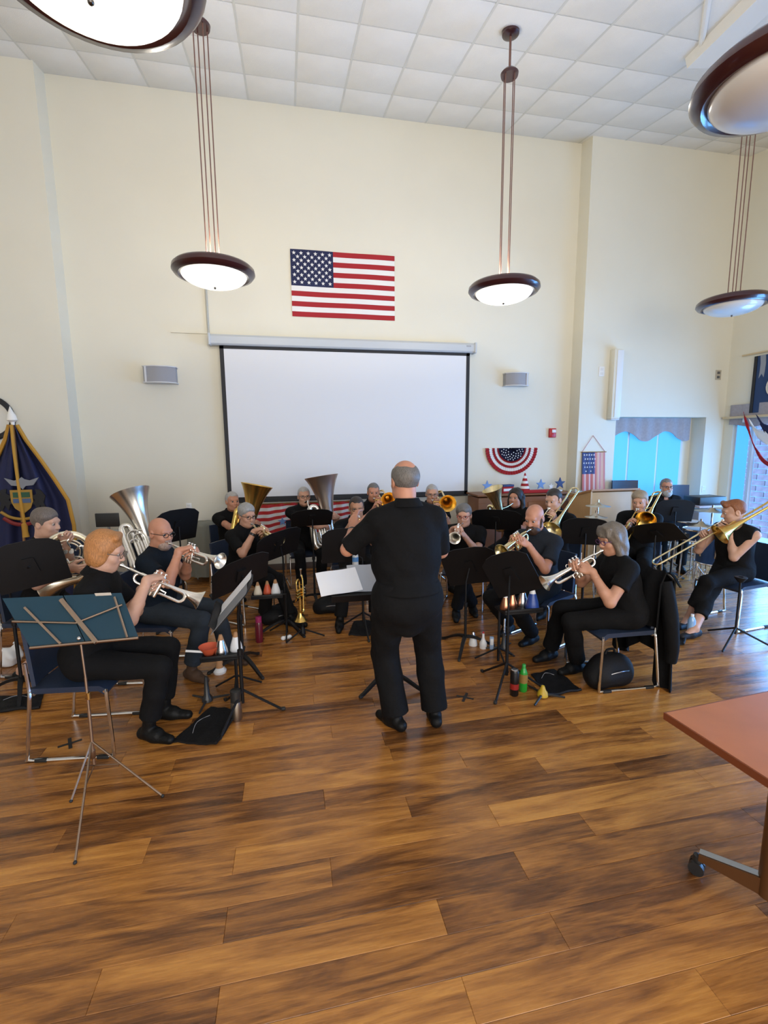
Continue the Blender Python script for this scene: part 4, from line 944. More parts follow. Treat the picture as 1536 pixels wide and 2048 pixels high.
def tuba(label, base, tilt_dir, tilt, metal, face, sc=1.0, mouth=None, bellm=None, name='tuba', group='tubas'):
    """base: bottom bow on the lap, tilt_dir: direction the bell leans to, face: azimuth of the player's facing"""
    t = thing(name, label, 'tuba' if name == 'tuba' else 'euphonium', (0, 0, 0), 0, group)
    z = Vector((tilt_dir[0]*math.sin(R(tilt)), tilt_dir[1]*math.sin(R(tilt)), math.cos(R(tilt)))); f = Vector((math.cos(R(face)), math.sin(R(face)), 0)); x = (f-z*f.dot(z)).normalized(); y = z.cross(x)
    m = Matrix((x*sc, y*sc, z*sc)).transposed().to_4x4(); m.translation = Vector(base); t.matrix_world = m
    bm2 = bellm or metal
    b = MB(); bell(b, .40, .98, .066, .225, (0, .11, 0), (0, 0, 1), 36, 2.3); b.ob('bell', bm2, t)
    MB().tube([(0, .11, .42), (0, .11, .16)]+arc((0, -.005, .14), (0, 1, 0), (0, 0, -1), .115, 0, math.pi, 12)+[(0, -.12, .16), (0, -.12, .52)], [.066, .066]+[.066]*6+[.056]*7+[.048, .036], 14).ob('bottom_bow', metal, t)
    MB().tube([(0, -.12, .50)]+arc((0, -.07, .56), (0, -1, 0), (0, 0, 1), .05, 0, math.pi, 8)+[(.01, -.02, .50), (.01, -.02, .25)], [.036]*3+[.03]*7+[.024]*1, 12).ob('top_bow', metal, t)
    for k, (yc, w_, z0, z1, xo, r_) in enumerate(((-.02, .075, .16, .44, .055, .013), (.01, .06, .20, .40, .085, .011), (-.05, .05, .14, .36, .075, .011), (.05, .04, .24, .46, .06, .010))):
        pts = arc((xo, yc, z1), (0, 1, 0), (0, 0, 1), w_/1, 0, math.pi, 8)+arc((xo, yc, z0), (0, -1, 0), (0, 0, -1), w_/1, 0, math.pi, 8)
        MB().tube(pts, r_, 8, close=True).ob('tubing_loop', metal, t)
    for k in range(4):
        v = MB(); v.lathe([(.20, .001), (.20, .015), (.36, .015), (.365, .012), (.365, .005), (.395, .005), (.395, .001)], o=(.095, .045-.032*k, 0), n=12); vo = v.ob('valve', M_silver, t)
        MB().lathe([(.395, .001), (.395, .010), (.402, .010), (.403, .001)], o=(.095, .045-.032*k, 0), n=10).ob('finger_button', M_pearl, vo)
    if mouth is not None:
        inv = t.matrix_world.inverted(); mp = inv @ Vector(mouth); q = mp-Vector((0, 0, 0))
        MB().tube(smoothpath([(.06, -.10, .40), (.02, -.13, max(.5, mp.z-.05)), (mp.x*.6, mp.y*.6-.03, mp.z+.02), mp]), .009, 8).ob('leadpipe', metal, t)
        dr = (mp-Vector((mp.x*.6, mp.y*.6-.03, mp.z+.02))).normalized(); MB().lathe([(-.06, .008), (-.02, .010), (0, .018), (.002, .018)], o=mp, ax=dr, n=12).ob('mouthpiece', M_silver, t)
    return t
def french_horn(label, c, nrm_, up, mouth):
    t = thing('french_horn', label, 'french horn', (0, 0, 0)); x = Vector(nrm_).normalized(); u = Vector(up); z = (u-x*u.dot(x)).normalized(); y = z.cross(x)
    m = Matrix((x, y, z)).transposed().to_4x4(); m.translation = Vector(c); t.matrix_world = m
    for k, (r_, w_, xo) in enumerate(((.165, .014, 0), (.148, .010, .012), (.135, .008, -.010), (.105, .008, .014), (.080, .007, 0))):
        MB().tube(arc((xo, 0, 0), (0, 1, 0), (0, 0, 1), r_, 0, 2*math.pi, 30)[:-1], w_, 8, close=True).ob('coil', M_horn, t)
    for k in range(6):
        a = k*math.pi/3+.3; MB().tube(smoothpath([(.01, .05*math.cos(a), .05*math.sin(a)), (.02, .10*math.cos(a+.3), .10*math.sin(a+.3)), (.01, .14*math.cos(a), .14*math.sin(a))]), .007, 7).ob('valve_slide', M_silver, t)
    b = MB(); b.tube(smoothpath([(0, .165, 0), (.0, .17, -.10), (-.03, .14, -.18), (-.07, .08, -.235)]), [.014+.002*i for i in range(13)], 12); bell(b, 0, .26, .034, .15, (-.07, .08, -.235), (-.45, -.85, -.25), 28, 3.2); b.ob('bell', M_horn, t)
    for k in range(3): MB().lathe([(-.03, .001), (-.03, .017), (.03, .017), (.03, .001)], o=(.0, -.02+.04*(k-1), .01), ax=(1, 0, 0), n=14).ob('rotor_valve', M_silver, t)
    mp = t.matrix_world.inverted() @ Vector(mouth); MB().tube(smoothpath([mp, mp*.72+Vector((0, 0, .02)), (.0, .09, .137)]), [.006]*9, 8).ob('leadpipe', M_silver, t)
    return t
# ------------------------------------------------------------------ chairs and music stands
M_chrome = mat('chrome', (.72, .71, .70), .16, 1.0); M_vinyl = mat('navy_vinyl', (.018, .030, .060), .45, bump=.15, bscale=150); M_rub = mat('black_rubber', (.012, .012, .012), .6)
M_stand = mat('stand_black', (.006, .006, .007), .5, spec=.3, bump=.08, bscale=200); M_paper = mat('white_paper', (.86, .86, .88), .7); M_grey = mat('grey_card', (.22, .23, .25), .7)
_ch = {}
def chair(x, y, az, label, group='navy stacking chairs of the band', z=0):
    t = thing('stacking_chair', label, 'chair', (x, y, z), R(az), group)
    if not _ch:
        P = [[(-.22+.44*i/10, -.22+.44*j/10, .445+.012*math.cos((i-5)*.3)*math.cos((j-5)*.3)-(.03 if i == 10 else 0)) for j in range(11)] for i in range(11)]
        _ch['seat'] = (MB().sheet(P, .035).mesh('seat', M_vinyl, 50))
        P = [[(-.225-.025*(k/6)+.03*((j-5)**2/25.0), -.215+.43*j/10, .475+.375*k/6) for j in range(11)] for k in range(7)]
        _ch['backrest'] = (MB().sheet(P, .022).mesh('backrest', M_vinyl, 50))
        for s, nm in ((-1, 'a'), (1, 'b')):
            y_ = .235*s; m_ = MB(); m_.tube(smoothpath([(.215, y_*.9, .425), (.225, y_, .40), (.235, y_, .05), (.215, y_, .014), (.10, y_, .012), (-.24, y_, .012), (-.262, y_, .05), (-.215, y_, .40), (-.222, y_*.93, .46), (-.235, y_*.90, .62)], 4), .0105, 8); _ch['f'+nm] = m_.mesh('side_frame', M_chrome)
        _ch['g'] = MB().cbox((0, 0, .010), (.07, .026, .02), .004).mesh('glide', M_rub)
        _ch['bar'] = MB().tube([(0, -.22, .425), (0, .22, .425)], .009, 6).mesh('cross_bar', M_chrome)
    link('seat', _ch['seat'], t); link('backrest', _ch['backrest'], t)
    for nm, sy in (('a', -.235), ('b', .235)):
        f = link('side_frame', _ch['f'+nm], t)
        for xx in (.17, -.19): link('glide', _ch['g'], f, (xx, sy, 0))
    for xx in (.205, -.2): link('cross_bar', _ch['bar'], t, (xx, 0, 0))
    return t
def music_stand(desk, az, tilt, label, base=None, w=.50, h=.33, roll=0, group='black music stands', flat=True):
    """desk: world centre of the desk, az: direction the desk faces, tilt: degrees it leans back from upright"""
    desk = Vector(desk); bx, by = base if base else (desk.x-.03*math.cos(R(az)), desk.y-.03*math.sin(R(az)))
    t = thing('music_stand', label, 'music stand', (bx, by, 0), 0, group); o = Vector((bx, by, 0))
    f = Vector((math.cos(R(az)), math.sin(R(az)), 0)); n = f*math.cos(R(tilt))+Vector((0, 0, math.sin(R(tilt)))); u = Vector((0, 0, 1)).cross(f).normalized(); v = n.cross(u)
    c_, s_ = math.cos(R(roll)), math.sin(R(roll)); u, v = u*c_+v*s_, v*c_-u*s_; D = desk-o
    out = [(-w/2, -h/2), (w/2, -h/2), (w/2, h/2-.05), (w/2-.06, h/2-.006), (w*.2, h/2+.012), (-w*.2, h/2+.012), (-w/2+.06, h/2-.006), (-w/2, h/2-.05)]
    dk = MB().prism(out, D-n*.004, u, v, n*.006).ob('desk', M_stand, t)
    MB().prism([(0, 0), (.055, 0), (.055, .012), (.006, .012), (.006, .004), (0, .004)], D-u*(w/2)-v*(h/2), n, v, u*w).ob('lip', M_stand, dk)
    MB().prism([(-.05, -.06), (.05, -.06), (.035, .06), (-.035, .06)], D-n*.02, u, v, n*.016).ob('bracket', M_stand, t)
    top = D-n*.03; p0 = Vector((0, 0, .10)); pe = Vector((0, 0, top.z-.04)); pe = Vector((top.x*.6, top.y*.6, top.z-.05))
    MB().tube([p0, Vector((0, 0, top.z*.55))], .0125, 10).ob('lower_tube', M_stand, t)
    MB().tube([Vector((0, 0, top.z*.5)), Vector((0, 0, max(top.z-.12, .3))), top], .008, 10).ob('upper_tube', M_stand, t)
    MB().lathe([(top.z*.55-.02, .0135), (top.z*.55-.015, .018), (top.z*.55+.025, .018), (top.z*.55+.03, .010)], n=12).ob('clutch', M_stand, t)
    for k in range(3):
        a = R(az)+math.pi/3+k*2*math.pi/3; d = Vector((math.cos(a), math.sin(a), 0)); sd = Vector((-d.y, d.x, 0))
        lg = MB()
        if flat:
            P = [[d*(.01+.27*i/8)+sd*(.018*(1-.45*i/8)*j)+Vector((0, 0, .013+.105*math.cos(i/8*math.pi/2)**1.3)) for j in (-1, 0, 1)] for i in range(9)]; lg.sheet(P, .022)
        else: lg.tube([Vector((0, 0, .20)), d*.26+Vector((0, 0, .015))], .009, 7)
        lo = lg.ob('leg', M_stand, t); MB().cbox(d*.275+Vector((0, 0, .012)), (.03, .024, .022), .006, rz=a).ob('rubber_foot', M_rub, lo)
    return t, desk, u, v, n
def paper(st, pw, ph, du, dv, label, m_=None, rot=0.0, lift=.006, name='sheet_music', cat='sheet music'):
    _, D, u, v, n = st; c_, s_ = math.cos(R(rot)), math.sin(R(rot)); U, Vv = u*c_+v*s_, v*c_-u*s_
    C = D+u*du+v*dv; P = [[U*(pw*(i/6-.5))+Vv*(ph*(j/3-.5))+n*(lift+.003*math.sin(i*1.2)) for j in range(4)] for i in range(7)]
    return tag(MB().sheet(P, .0016).ob(name, m_ or M_paper, None, C, smooth=60), label, cat)
def aim(m, px, py, L, near=True):
    m = Vector(m); d = ray(px, py).normalized(); c = Vector((0, 0, CAMH)); oc = c-m; b = d.dot(oc); disc = b*b-(oc.dot(oc)-L*L)
    if disc < 0: k = -b
    else: k = -b-math.sqrt(disc) if near else -b+math.sqrt(disc)
    return (c+d*k-m).normalized()
def azd(d): return math.degrees(math.atan2(d[1], d[0]))
# ------------------------------------------------------------------ the band
GREYHAIR = ('grey', (.20, .19, .18)); 
def trumpeter(label, hp, Y, bellp, metal, tl, cpos=None, caz=None, az=None, roll=0, near=True, L=.53, chair_label=None, hp_off=0, hyaw=None, hpitch=None, name='trumpet', **kw):
    H = np.array(at(*hp, Y)); d = aim(H, *bellp, L+.12, near); d0 = azd(d)
    if az is None: az = d0
    hy = (d0-az) if hyaw is None else hyaw; hpi = max(-22, math.degrees(math.asin(d[2]))*.55) if hpitch is None else hpitch
    m = head_mouth(H, az, hy, hpi, kw.get('hs', .99)); d = aim(m, *bellp, L, near)
    t, fr = trumpet(tl, m, d, metal, roll, name)
    p = person(label, H, az, hands=trumpet_hands(m, fr), hyaw=hy, hpitch=hpi, **kw)
    if chair_label: c = cpos or p['P']; chair(c[0], c[1], az if caz is None else caz, chair_label)
    return p
def boner(label, hp, Y, endp, L, metal, tl, az=None, roll=0, near=True, ext=.12, chair_label=None, slidem=None, hyaw=None, hpitch=None, back=.42, bellx=.02, **kw):
    H = np.array(at(*hp, Y)); d = aim(H, *endp, L, near); d0 = azd(d)
    if az is None: az = d0
    hy = (d0-az) if hyaw is None else hyaw; hpi = max(-15, math.degrees(math.asin(d[2]))*.4) if hpitch is None else hpitch
    m = head_mouth(H, az, hy, hpi, kw.get('hs', .99)); d = aim(m, *endp, L, near)
    t, fr = trombone(tl, m, d, metal, roll, ext, slidem, back=back, bellx=bellx)
    p = person(label, H, az, hands=trombone_hands(m, fr, ext), hyaw=hy, hpitch=hpi, **kw)
    if chair_label: c = p['P']; chair(c[0], c[1], az, chair_label)
    return p
def F2(*q): return [tuple(fl(*q[i])[:2])+((q[i+1],) if False else ()) for i in range(len(q))]
BLACK = ('black', (.005, .005, .0055)); NAVY = ('navy', (.006, .011, .019)); CHAR = ('charcoal', (.026, .027, .030))
FAIR = ('fair', (.56, .30, .20)); RUDDY = ('ruddy', (.54, .25, .155)); PALE = ('pale', (.58, .335, .235)); TAN = ('tan', (.46, .23, .13))
# front left: woman with copper hair
trumpeter('seated woman with copper bob, glasses and black shirt playing silver trumpet at front left', (212, 1103), 3.10, (413, 1206), M_silver, 'silver trumpet played by the copper-haired woman at front left', az=2, roll=-18, near=True, lean=14, hair=('bob', ('copper', (.46, .20, .065))), glasses=('thin', (.20, .16, .14)), skin=PALE, feet=[(-.97, 3.02, -28), (-.93, 3.25, -12)], lod=1, hem=.13, chair_label='navy chair with chrome sled base under the copper-haired woman', cpos=(-1.33, 3.13), caz=-7, sh_w=.95, g=1.05, sleeve=.7, hs=.97)
# bald man in navy tee
trumpeter('seated bald man with dark glasses, goatee, navy tee and jeans playing silver trumpet', (321, 1066), 4.0, (437, 1122), M_silver, 'silver trumpet played by the bald man in navy tee', az=-10, near=True, roll=-12, lean=6, glasses=('dark', (.02, .02, .02)), beard=('salt', (.36, .25, .20)), skin=RUDDY, shirt=NAVY, trousers=('jeans', (.022, .028, .036)), shoes=('brown', (.07, .04, .025)), collar=False, feet=[(-.86, 3.80, -40), (-.60, 4.02, -25)], lod=1, hem=.11, chair_label='navy chair under the bald man in navy tee', g=1.12, belly=.03, sleeve=.55)
# horn player
H3 = np.array(at(92, 1047, 4.3)); m3 = head_mouth(H3, -12, 0, -8)
hc = at(137, 1105, 4.12)
french_horn('pale brass french horn held by the grey-haired woman by the flag', hc, (.35, -.94, 0), (.1, 0, 1), m3)
person('seated grey-haired woman in black scoop-neck top playing french horn by the navy flag', H3, -12, hpitch=-8, lean=6, hair=('thick', ('greybrown', (.15, .12, .10))), skin=PALE, collar=False, neck_cut=.03, sleeve=.5, hands={'L': (V3(*at(128, 1085, 4.13)), V3(.5, -.2, .6), V3(.3, -.9, 0), {}), 'R': (V3(*at(140, 1135, 4.05)), V3(.8, -.3, -.1), V3(-.1, .8, .3), {})}, feet=[(-2.22, 4.08, -20), (-2.0, 4.3, -10)], lod=2, hem=.24, barefoot=True)
chair(H3[0]-.08, H3[1]+.02, -12, 'navy chair under the french horn player')
# silver tuba resting on a chair behind the bald man
def tuba2(label, basep, Yb, bellp, Yt, metal, face, mouth=None, bellm=None, name='tuba', group='tubas'):
    b = at(*basep, Yb); t = at(*bellp, Yt); d = t-b; L = d.length; dn = d.normalized(); hz = Vector((dn.x, dn.y, 0)); tl = math.degrees(math.atan2(hz.length, dn.z)); hz = hz.normalized() if hz.length > 1e-4 else Vector((1, 0, 0))
    y = Vector((-math.sin(R(face)), math.cos(R(face)), 0)); sc = L/.98
    return tuba(label, b-y*(.11*sc), hz, tl, metal, face, sc, mouth, bellm, name, group)
tuba2('silver tuba with a broad bell standing on a chair behind the bald man', (318, 1140), 5.2, (261, 988), 5.4, M_silver, -60)
c = at(318, 1140, 5.2); chair(c.x-.05, c.y+.05, -60, 'navy chair carrying the silver tuba behind the bald man')
# tuba players along the back wall
def tubist(label, hp, Y, az, basep, Yb, bellp, Yt, metal, tl, chair_label, bellm=None, **kw):
    H = np.array(at(*hp, Y)); m = head_mouth(H, az, kw.get('hyaw', 0), kw.get('hpitch', 0)); t = tuba2(tl, basep, Yb, bellp, Yt, metal, az, Vector(m), bellm)
    a = R(az); Fw = V3(math.cos(a), math.sin(a), 0); Rt = np.cross(Fw, V3(0, 0, 1)); mw = t.matrix_world
    hw_ = V3(*(mw @ Vector((.13, -.01, .36)))); lw = V3(*(mw @ Vector((.02, .19, .42))))
    p = person(label, H, az, hands={'R': (hw_-Rt*-.06-V3(0, 0, .03)+Fw*.02, nrm(-Rt*.8+V3(0, 0, .2)), -V3(0, 0, 1)-Fw*.3, dict(curl=(35, 40, 20))), 'L': (lw-Rt*.04, nrm(Fw*.6+Rt*.5+V3(0, 0, .2)), Rt, dict(curl=(45, 50, 30)))}, lod=kw.pop('lod', 2), **kw)
    chair(p['P'][0], p['P'][1], az, chair_label); return p
tubist('seated white-haired man in black polo with a gold tuba left of the screen drape', (465, 1003), 6.2, -62, (490, 1100), 5.9, (514, 967), 5.95, M_lacq, 'gold tuba with wide bell against the screen, held by the man at left', 'navy chair under the gold tuba player', skin=RUDDY, hair=('short', ('white', (.42, .40, .38))), g=1.1)
tubist('seated white-haired man with glasses in black holding the big silver tuba by the striped drape', (608, 993), 6.25, -82, (668, 1100), 5.95, (643, 955), 6.05, M_silver, 'big silver tuba with a reddish reflection tinted into its bell in front of the screen', 'navy chair under the big silver tuba player', bellm=mat('reflection_tinted_silver', (.74, .62, .53), .34, 1.0), skin=FAIR, hair=('short', ('white', (.42, .40, .38))), glasses=('dark', (.02, .02, .02)))  # reddish reflection is put into the bell colour; the metal is plain silver
trumpeter('seated grey-haired man with glasses in black shirt playing a cornet behind a music stand', (494, 1031), 5.1, (548, 1076), M_pale, 'brass cornet played by the grey-haired man behind the music stand', az=-38, lean=10, near=True, hair=('thick', ('grey', (.34, .33, .31))), glasses=('dark', (.02, .02, .02)), skin=FAIR, lod=2, L=.46, name='cornet', feet=[(-.34, 4.95, -30), (-.06, 4.78, -30)], chair_label='navy chair under the grey-haired cornet player', watch='R', sleeve=.8)
trumpeter('seated dark-haired man with glasses playing cornet just left of the conductor', (713, 1016), 5.1, (722, 1056), M_rose, 'brass cornet pointing at the viewer left of the conductor', az=-80, lean=6, near=True, hair=('short', ('darkbrown', (.03, .022, .018))), glasses=('dark', (.02, .02, .02)), skin=TAN, lod=2, L=.46, name='cornet', chair_label='navy chair under the dark-haired cornet player', feet=[(.44, 4.62, -100), (.82, 4.66, -80)])
boner('seated man in black with trombone at the back, left of the conductor head', (747, 985), 6.1, (764, 1030), .95, M_lacq, 'gold trombone with its bell to the viewer left of the conductor head', az=-78, near=True, hair=('short', ('greydark', (.16, .15, .14))), skin=RUDDY, lod=2, chair_label='navy chair under the trombonist left of the conductor head')
boner('seated white-haired man with glasses and trombone at the back, right of the conductor head', (864, 988), 5.9, (880, 1040), .95, M_lacq, 'gold trombone right of the conductor head', az=-88, near=True, hair=('short', ('white', (.42, .40, .38))), glasses=('dark', (.02, .02, .02)), skin=FAIR, lod=2, chair_label='navy chair under the trombonist right of the conductor head')
trumpeter('seated grey-haired woman with glasses playing silver cornet at the conductor right elbow', (928, 1031), 4.9, (908, 1072), M_silver, 'silver cornet pointing at the viewer by the conductor right elbow', az=-118, lean=4, near=True, hair=('thick', ('greydark', (.16, .15, .14))), glasses=('red', (.30, .03, .04)), skin=FAIR, lod=2, L=.46, name='cornet', chair_label='navy chair under the cornet player at the conductor right elbow', feet=[(1.95, 4.72, -100), (1.72, 4.62, -110)], g=1.1)
# euphonium
H13 = np.array(at(1031, 996, 5.6)); m13 = head_mouth(H13, 222)
te = tuba2('gold euphonium held by the dark-haired woman before the sideboard', (1012, 1062), 5.3, (985, 980), 5.28, M_pale, 222, Vector(m13), None, 'euphonium', None)
p = person('seated woman with dark wavy hair in black playing a gold euphonium before the sideboard', H13, 222, hair=('wavy', ('black', (.018, .012, .010))), skin=RUDDY, lod=2, hands={'R': (V3(*at(1000, 1052, 5.3)), V3(-.6, .2, .3), V3(0, 0, -1), {}), 'L': (V3(*at(1018, 1045, 5.3)), V3(-.5, -.3, .3), V3(-.5, .4, 0), {})}, g=1.05)
chair(p['P'][0], p['P'][1], 222, 'navy chair under the euphonium player')
# bearded bald man
trumpeter('seated bald bearded man in navy polo playing a pale gold trumpet right of the conductor', (1069, 1036), 3.85, (999, 1103), M_pale, 'pale gold trumpet played by the bald bearded man', az=205, near=True, lean=12, hpitch=-20, roll=10, beard=('brown', (.06, .03, .018), 1), skin=RUDDY, shirt=('slate', (.018, .022, .030)), lod=1, feet=[(2.10, 4.12, 215), (2.20, 3.84, 205)], chair_label='navy chair under the bald bearded man', g=1.1, sleeve=.72)
boner('seated young person with short dark hair and trombone in front of the lectern', (1107, 1000), 4.72, (1010, 1140), 1.05, M_pale, 'pale brass trombone slanting up beside the lectern', az=212, near=True, hair=('short', ('darkbrown', (.03, .022, .018))), skin=PALE, lod=2, roll=-25, chair_label='navy chair under the young trombonist', hyaw=-4, back=.42)
# front right: woman with long grey hair
trumpeter('seated woman with long grey hair, purple glasses and black tee playing trumpet', (1224, 1078), 3.08, (1087, 1166), M_silver, 'silver trumpet played by the long-haired woman at front right', az=168, near=True, roll=16, lean=16, hair=('long', ('grey2', (.17, .14, .11))), glasses=('purple', (.10, .03, .12)), skin=('sun', (.50, .25, .155)), collar=False, lod=1, feet=[(2.18, 3.50, 195), (2.27, 3.24, 190)], chair_label='navy chair with chrome sled base under the long-haired woman', cpos=(2.47, 3.12), caz=178, sleeve=.55, sh_w=.95, hs=.96)
boner('seated fair-haired woman in black with trombone in front of the niche window', (1280, 1003), 4.8, (1228, 1098), .95, M_lacq, 'gold trombone with its bell to the viewer below the niche window', az=220, near=True, hair=('thick', ('sandgrey', (.34, .27, .19))), skin=FAIR, lod=2, chair_label='navy chair under the trombonist below the niche window')
# percussionist
H18 = np.array(at(1333, 974, 6.0))
p = person('seated bearded man with glasses in black polo behind the drums by the niche window', H18, -112, hair=('short', ('grey3', (.22, .21, .20))), beard=('white', (.55, .55, .55), 1), glasses=('dark', (.02, .02, .02)), skin=RUDDY, lod=2, neck_cut=.02, g=1.1)
chair(p['P'][0], p['P'][1], -112, 'navy chair under the bearded percussionist')
# far right trombonist
boner('seated ginger-haired woman in black sleeveless top playing a gold trombone by the side window', (1468, 1024), 3.85, (1292, 1128), .86, M_lacq, 'gold trombone with long pale slide played by the ginger-haired woman at right', az=188, near=True, hair=('swept', ('ginger', (.26, .09, .03))), skin=PALE, lod=1, sleeve=0, collar=False, neck_cut=.015, feet=[(3.80, 3.62, 190), (3.95, 3.85, 200)], hem=.20, barefoot=True, shoes=('flats', (.015, .015, .018)), slidem=M_pale, ext=.04, bellx=-.13, back=.5, chair_label='navy chair under the ginger-haired trombonist', poles={'L': V3(.45, -.75, -.75)}, roll=-24, g=1.05, lean=6)
# ------------------------------------------------------------------ the conductor
HC = np.array(at(809, 962, 2.80))
person('standing conductor seen from behind in black shirt and trousers, grey hair balding on top', HC, 92, lean=3, hyaw=6, hpitch=-4, stand=True, hair=('fringe', ('conductor', (.16, .145, .13))), skin=RUDDY, g=1.24, belly=.05, sh_w=1.06, feet=[(.90, 2.80, 84), (.63, 2.80, 122)], lod=1, hem=.075, sleeve=.93, lw=1.3, hands={'L': (V3(*at(706, 1058, 3.08)), V3(.1, .5, .8), V3(.7, .5, -.2), dict(curl=(25, 35, 25))), 'R': (V3(*at(862, 1080, 3.12)), V3(-.3, .8, .3), V3(-.6, 0, -.6), dict(curl=(55, 60, 40)))}, poles={'L': V3(-.5, -.4, -.6), 'R': V3(.25, -.2, -.95)}, watch='L', hs=1.02)
# ------------------------------------------------------------------ music stands and their sheets
s1 = music_stand(at(60, 1130, 3.75), 112, 12, 'black music stand in front of the french horn player', base=tuple(fl(46, 1385)[:2]), roll=-9, w=.44, h=.36)
s2 = music_stand(at(470, 1197, 3.12), 183, 42, 'black music stand seen edge-on beside the copper-haired woman', base=tuple(fl(487, 1432)[:2]), w=.46, flat=False)
paper(s2, .23, .31, -.11, .01, 'white sheets lying on the edge-on stand of the copper-haired woman'); paper(s2, .25, .33, .125, -.03, 'grey folder hanging on the edge-on stand of the copper-haired woman', M_grey, name='folder', cat='folder')
s3 = music_stand(at(482, 1148, 3.82), 128, 30, 'black music stand with an arched base in front of the bald man in navy tee', base=tuple(fl(487, 1338)[:2]), roll=-14)
s4 = music_stand(at(557, 1090, 4.62), 130, 26, 'black music stand in front of the grey-haired cornet player', base=tuple(fl(572, 1262)[:2]), w=.52, roll=-8)
s5 = music_stand(at(624, 1036, 5.42), 96, 38, 'black music stand in front of the big silver tuba player', w=.48, h=.26)
s6 = music_stand(at(688, 1092, 4.5), 92, 14, 'black music stand just left of the conductor elbow', base=tuple(fl(727, 1262)[:2]), flat=False, w=.44, h=.36)
s7 = music_stand(at(733, 1166, 3.22), 268, 62, 'black conductor stand heaped with white scores', base=tuple(fl(778, 1372)[:2]), w=.52, h=.34)
paper(s7, .30, .24, -.20, .02, 'large white score overhanging the left of the conductor stand', rot=8, lift=.012); paper(s7, .22, .28, -.02, .05, 'grey score lying open on the conductor stand', mat('score_grey', (.40, .41, .43), .7), lift=.007)
s8 = music_stand(at(940, 1133, 3.9), 58, 16, 'black music stand with a curved top edge right of the conductor', base=tuple(fl(930, 1297)[:2]), roll=-14, h=.36)
s9 = music_stand(at(1022, 1148, 3.3), 48, 16, 'black music stand before the long-haired woman, nearest the green bottle', base=tuple(fl(1012, 1374)[:2]), roll=-24, flat=False, w=.40, h=.36)
s10 = music_stand(at(992, 1040, 4.95), 60, 34, 'black music stand in front of the euphonium player', w=.56, h=.3)
s11 = music_stand(at(1171, 1064, 4.25), 60, 22, 'black music stand in front of the lectern', w=.46, h=.31)
s12 = music_stand(at(1312, 1066, 4.2), 40, 48, 'black music stand tilted flat in front of the trombonist below the niche', roll=-24)
s13 = music_stand(at(1349, 1022, 5.25), 72, 14, 'black music stand in front of the bearded percussionist', w=.48, h=.30)
s14 = music_stand(at(354, 1052, 4.95), 140, 16, 'black music stand behind the bald man in navy tee', w=.5, h=.34)
# ------------------------------------------------------------------ teal folder on a folding wire stand, front left
M_nick = mat('nickel', (.42, .31, .23), .35, 1.0); M_teal = mat('teal_card', (.003, .036, .062), .55, noise=.06, nscale=6)
bs = fl(190, 1560); wy = bs.y
t = thing('wire_music_stand', 'folding nickel wire music stand at front left', 'music stand', (bs.x, bs.y, 0))
def rb(p): return Vector(p)-Vector((bs.x, bs.y, 0))
hub = rb(at(190, 1545, wy)); j1 = rb(at(168, 1330, wy)); j2 = rb(at(160, 1275, wy)); 
MB().tube([Vector((hub.x, 0, .10)), rb(at(178, 1420, wy))], .0095, 8).ob('lower_tube', M_nick, t); MB().tube([rb(at(178, 1420, wy)), rb(at(171, 1355, wy))], .0075, 8).ob('middle_tube', M_nick, t); MB().tube([rb(at(171, 1355, wy)), j2], .006, 8).ob('upper_tube', M_nick, t)
MB().lathe([(-.02, .008), (-.018, .0115), (.02, .0115), (.022, .008)], o=rb(at(177, 1392, wy)), n=12).ob('brass_sleeve', M_brass, t)
MB().lathe([(-.02, .010), (-.015, .014), (.03, .014), (.035, .009)], o=rb(at(186, 1510, wy)), n=12).ob('collar', M_nick, t)
for k, q in enumerate(((150, 1725), (325, 1592), (142, 1602))):
    f_ = rb(fl(*q, .008)); a_ = Vector((hub.x, 0, .24)); lg = MB().tube([a_, f_], .0058, 7).ob('leg', M_nick, t); MB().ball(f_, .009, 8, 6).ob('rubber_tip', M_rub, lg)
    MB().tube([Vector((hub.x, 0, .09)), a_.lerp(f_, .42)], .0035, 6).ob('strut', M_nick, t)
dk = [at(x, y, wy-.02-.05*((1300-y)/110)) for x, y in ((5, 1197), (243, 1186), (278, 1277), (85, 1294))]
dk = [rb(at(x, y, Y)) for x, y, Y in ((5, 1197, wy+.16), (243, 1186, wy+.16), (278, 1277, wy-.02), (62, 1297, wy-.02))]
def dp(u, v): return (dk[0]*(1-u)+dk[1]*u)*(1-v)+(dk[3]*(1-u)+dk[2]*u)*v
nd = (dk[1]-dk[0]).cross(dk[3]-dk[0]).normalized()
if nd.y > 0: nd = -nd
def bar(nm, pts, w=.007): MB().tube([dp(*p)+nd*.012 for p in pts], w, 6).ob(nm, M_nick, t)
bar('lower_ledge', [(-.0, 1.0), (1.0, 1.0)], .008); bar('back_bar', [(.47, .10), (.60, 1.02)], .013); bar('cross_arm', [(-.02, .48), (.5, .60)], .0065); bar('cross_arm', [(.5, .60), (.97, .28)], .0065); bar('side_finger', [(.14, .22), (.28, .98)], .0065); bar('side_finger', [(.93, .10), (.90, .97)], .0065)
MB().ball(j2+Vector((0, -.012, 0)), .012, 10, 8).ob('hinge', M_chrome, t)
fo = thing('teal_folder', 'open teal music folder on the wire stand at front left', 'folder', (bs.x, bs.y, 0))
for k, (a_, b_) in enumerate(((-.0, .495), (.505, 1.0))): MB().sheet([[dp(a_+(b_-a_)*i/4, j/3)+nd*.001*k for j in range(4)] for i in range(5)], .004).ob('cover', M_teal, fo)
MB().sheet([[dp(.77+.14*i, -.015+.06*j)+nd*.004 for j in range(2)] for i in range(2)], .002).ob('label_tab', mat('tab_cream', (.55, .48, .40), .7), fo)
